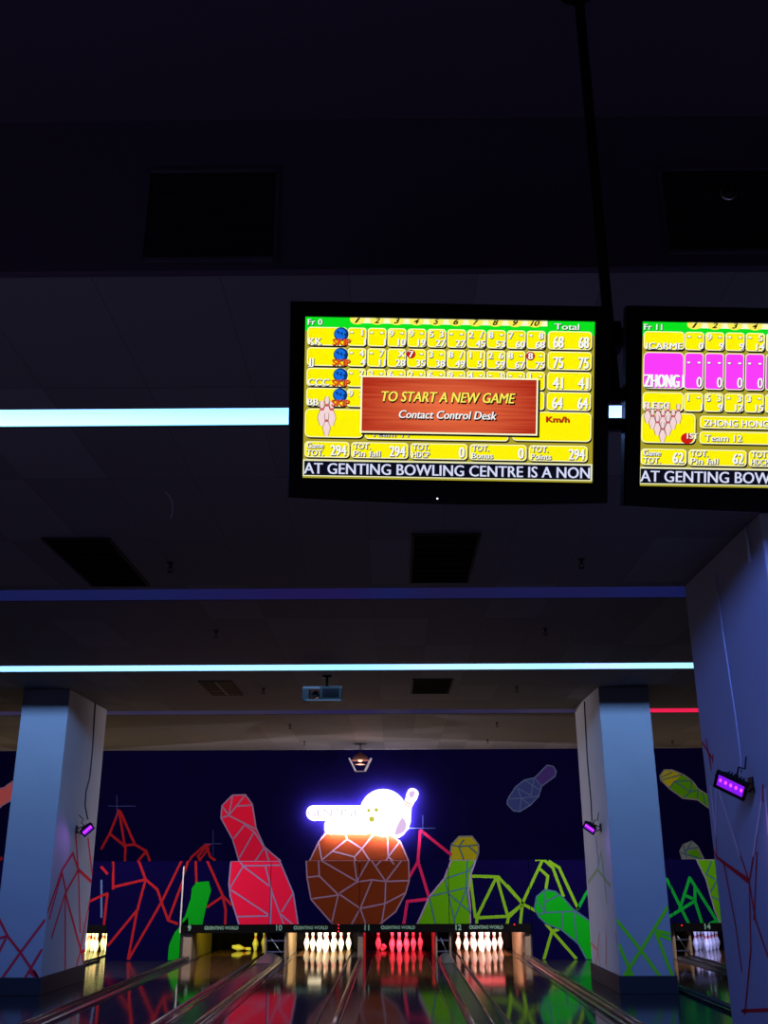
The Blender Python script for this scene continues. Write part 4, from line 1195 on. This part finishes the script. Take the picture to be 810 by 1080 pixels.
def draw_left(P):
    header(P, '0')
    rows = [('KK', 24, ['-1', '--', '9-', '9-', '53', '--', '2/', '8-', '7-', '-8'], '1 1 10 19 27 27 45 53 60 68'.split(), '68', ()),
            ('JJ', 74, ['-4', '-7', ' X', '7-', '3-', '8/', '11', '26', '8-', '8-'], '4 11 28 35 38 49 51 59 67 75'.split(), '75', ((3, False), (9, False))),
            ('CCC', 124, ['-7', '3-', '6-', '2-', '6-', '9-', '4-', '-3', '--', '1-'], [], '41', ()),
            ('BB', 173, ['93', '  ', '  ', '  ', '  ', '  ', '  ', '  ', '  ', '  '], [], '64', ())]
    for nm, t, cells, cums, tot, red in rows:
        P.card(5, t, 103, t + 45, S_yellow, 2); frame_cells(P, t, 45, cells, cums, S_yellow, red=red)
        P.card(594, t, 702, t + 45, S_yellow, 2)
        P.text(nm, 9, t + 35, 16, S_white, 5, bold=.03, align='l', sh=1.2)
        for c in (620, 682): P.text(tot, c, t + 27, 27, S_white, 5, 24, bold=.03, sh=1.6)
        # little globe with the word over it
        c = (88, t + 17)
        P.poly([(c[0] + 18 * math.cos(2 * PI * i / 24), c[1] + 17 * math.sin(2 * PI * i / 24)) for i in range(24)], S_blue2, 5.6)
        P.poly([(c[0] - 2 + 14 * math.cos(2 * PI * i / 20), c[1] - 1 + 13 * math.sin(2 * PI * i / 20)) for i in range(20)], S_blue, 5.9)
        for j in range(3): P.poly([(c[0] - 12 + 9 * j, c[1] - 6 + 3 * j), (c[0] - 6 + 9 * j, c[1] - 9 + 3 * j), (c[0] - 4 + 8 * j, c[1] + 2 + 3 * j)], S_blue2, 6.1)
        P.text('SKIP', 89, t + 36, 15, S_skip, 7, 43, bold=.04, sh=1.2, shm=S_skip2)
    P.card(3, 224, 146, 294, S_yellow, 2, 12)
    P.card(150, 240, 502, 296, S_yellow, 2, 9)
    P.text('Team 11', 165, 283, 13, S_white, 5, 92, bold=.0, align='l', sh=1)
    P.card(510, 222, 704, 294, S_yellow, 2, 12)
    P.text('Km/h', 621, 240, 13, S_red, 5, 56, bold=.03, sh=1.1, shm=S_skip2)
    for s, t in ((56, 256), (44, 266), (68, 266), (56, 290)):
        P.pinpic(s, t, 62 if t < 280 else 56, 5 + (t - 240) * .025)
    P.rect(142, 145, 577, 286, S_black, 8.2)
    P.rect(138, 141, 572, 281, S_cream, 8.6); P.rect(142, 145, 568, 277, popup_material(), 9)
    P.text('TO START A NEW GAME', 353, 191, 24, S_gold, 10, 326, bold=.02, shear=.22, sh=2.2, ol=2)
    P.text('Contact Control Desk', 352, 234, 19, S_white, 10, 238, bold=.02, shear=.22, sh=2.0, ol=2)
    bottom(P, ['294', '294', '0', '0', '294'])


def draw_right(P):
    header(P, '11')
    P.card(5, 22, 103, 66, S_yellow, 2); P.text('ICARME', 12, 57, 15, S_white, 5, 86, bold=.03, align='l', sh=1.2)
    frame_cells(P, 22, 44, ['--', '9-', '--', '-5'], ['0', '9', '9', '14'], S_yellow)
    P.card(5, 72, 103, 160, S_mag, 2, 12); P.text('ZHONG I', 9, 141, 30, S_white, 5, 94, bold=.05, align='l', sh=1.6)
    frame_cells(P, 72, 88, ['--', '--', '--', '--'], ['0', '0', '0', '0'], S_mag, big=True)
    P.card(5, 168, 103, 213, S_yellow, 2); P.text('FLEGG', 9, 200, 15, S_white, 5, 60, bold=.03, align='l', sh=1.2)
    frame_cells(P, 168, 45, ['1-', '53', '-3', '3-'], ['1', '9', '12', '15'], S_yellow)
    for t, h in ((22, 44), (72, 88), (168, 45)): P.card(594, t, 702, t + h, S_yellow if t != 72 else S_mag, 2)
    P.card(3, 218, 133, 290, S_yellow, 2, 12)
    P.card(143, 223, 702, 253, S_yellow, 2, 8); P.text('ZHONG HONG', 153, 240, 15, S_white, 5, 156, bold=.03, align='l', sh=1.2)
    P.card(143, 260, 702, 290, S_yellow, 2, 8); P.text('Team 12', 155, 276, 15, S_white, 5, 90, bold=.02, align='l', sh=1.2)
    for s, t in ((17, 243), (42, 243), (66, 243), (91, 243), (29, 257), (54, 257), (79, 257), (41, 272), (67, 272), (54, 288)): P.pinpic(s, t, 48, 5 + (t - 240) * .025)
    P.poly([(113 + 15 * math.cos(2 * PI * i / 20), 278 + 13 * math.sin(2 * PI * i / 20)) for i in range(20)], S_red, 5)
    P.text('1ST', 126, 272, 13, S_white, 6, 26, bold=.03, sh=1)
    bottom(P, ['62', '62'])


# screen centres measured from the screen corners
DT = 3.3
TL = tv('television on the left showing a red new game notice', 473.3, 421.8, 305 / 708, DT, 1.0, draw_left)
TRt = tv('television on the right, cut by the frame, with a magenta scoring row', 677.1 + 155.3 - 1.5, 339.3 + 86.7 + 2.7, 311 / 708, DT, 1.0, draw_right)

# the ceiling pole and rails that carry both televisions
POY = 3.22
pa, pb_ = on_y(622.5, 100, POY), on_y(638, 330, POY)
px_ = (pa.x + pb_.x) / 2
r = empty('television_mount', (px_, POY, 5.12), 'black ceiling pole with two rails between the televisions', 'mount')
zlow = on_y(640, 424, POY).z
mb = MB(); mb.tube([(0, 0, 0), (0, 0, zlow - 5.12)], .020, black_metal, 14); mb.build('pole', r)
mb = MB(); mb.lathe([(0, 0), (.09, 0), (.09, -.012), (.03, -.02), (.021, -.07)], black_metal, 18); mb.build('ceiling_flange', r)
for y0, y1 in ((352, 365), (415, 428), (446, 458)):
    za, zb_ = on_y(650, y0, POY).z - 5.12, on_y(650, y1, POY).z - 5.12
    mb = MB(); mb.bevel_box(-.75, .95, -.045, -.018, zb_, za, black_metal, .003); mb.build('rail', r)
for xx in (-.22, .30):
    mb = MB(); mb.box(xx - .025, xx + .025, -.06, -.045, on_y(650, 458, POY).z - 5.12, on_y(650, 352, POY).z - 5.12, black_metal); mb.build('upright', r)
mb = MB(); mb.bevel_box(-.035, .035, -.046, .024, on_y(650, 366, POY).z - 5.14, on_y(650, 350, POY).z - 5.10, black_metal, .004); mb.build('clamp', r)

# a loose end of wire poking out of a ceiling tile
w = [on_y(*q, 6.9) for q in ((178, 464), (182, 466), (184.5, 472), (184.5, 479), (182, 487))]
dz = CH - max(q.z for q in w)
mb = MB(); mb.tube([(q.x, 6.9 + .02 * i, q.z + dz) for i, q in enumerate(w)], .0022, conduit_m, 6)
tag(mb.build('loose_wire'), 'short pale wire end hanging from the ceiling behind the wide cyan strip', 'wire')

# ------------------------------------------------------------------- lights
MURAL_FILL = (1.0, .86, .98)  # near-white fill for the added rear lamps, in place of the mural's fluorescence
for p, aim, e in ((LB, (.42, .90, -.08), 800), (RB2, (-.30, .95, -.08), 800)):
    d = Vector(aim).normalized(); spot(p + d * .05, p + d * 3, e, MURAL_FILL, math.radians(172), .35, 0.0)
# violet spill of the flood lamps
for p, aim, e in ((pl, (.50, -.62, -.35), 14), (pr, (-.55, -.60, -.42), 14), (pb, (-.62, -.55, -.52), 34)):
    d = Vector(aim).normalized(); spot(Vector(p) + d * .04, Vector(p) + d * 2, e, (.45, .12, 1), math.radians(150), .8, 0.0)
# warm work light behind the masking line, lifting the ceiling by the wall
area(((E['b'] + E['f']) / 2, 22.6, ZT + .02), (0, -.45, 1), 8, .2, 40, (1, .68, .38))
area((6.6, 22.6, ZT + .02), (0, -.45, 1), 4, .2, 19, (1, .68, .40))
area((-7.2, 22.6, ZT + .02), (0, -.45, 1), 4, .2, 27, (1, .70, .34))
# added fill light for the ceiling, from unseen lamps behind the camera
# made-up downlights over the approach; their bounce off the maple lifts the ceiling
for x in (-8, -4, 0, 4): area((x, -1.0, 5.0), (0, .15, -1), .5, .5, 110, (.46, .50, 1), math.radians(100))

wld = bpy.data.worlds.new('world'); wld.use_nodes = True; scn.world = wld
wld.node_tree.nodes['Background'].inputs[0].default_value = (.012, .008, .020, 1)
wld.node_tree.nodes['Background'].inputs[1].default_value = .3
scn.view_settings.view_transform = 'Standard'; scn.view_settings.look = 'None'; scn.view_settings.exposure = 0; scn.view_settings.gamma = 1
scn.view_settings.use_curve_mapping = False
scn.cycles.max_bounces = 6
scn.cycles.sample_clamp_indirect = 4
scn.cycles.use_denoising = True
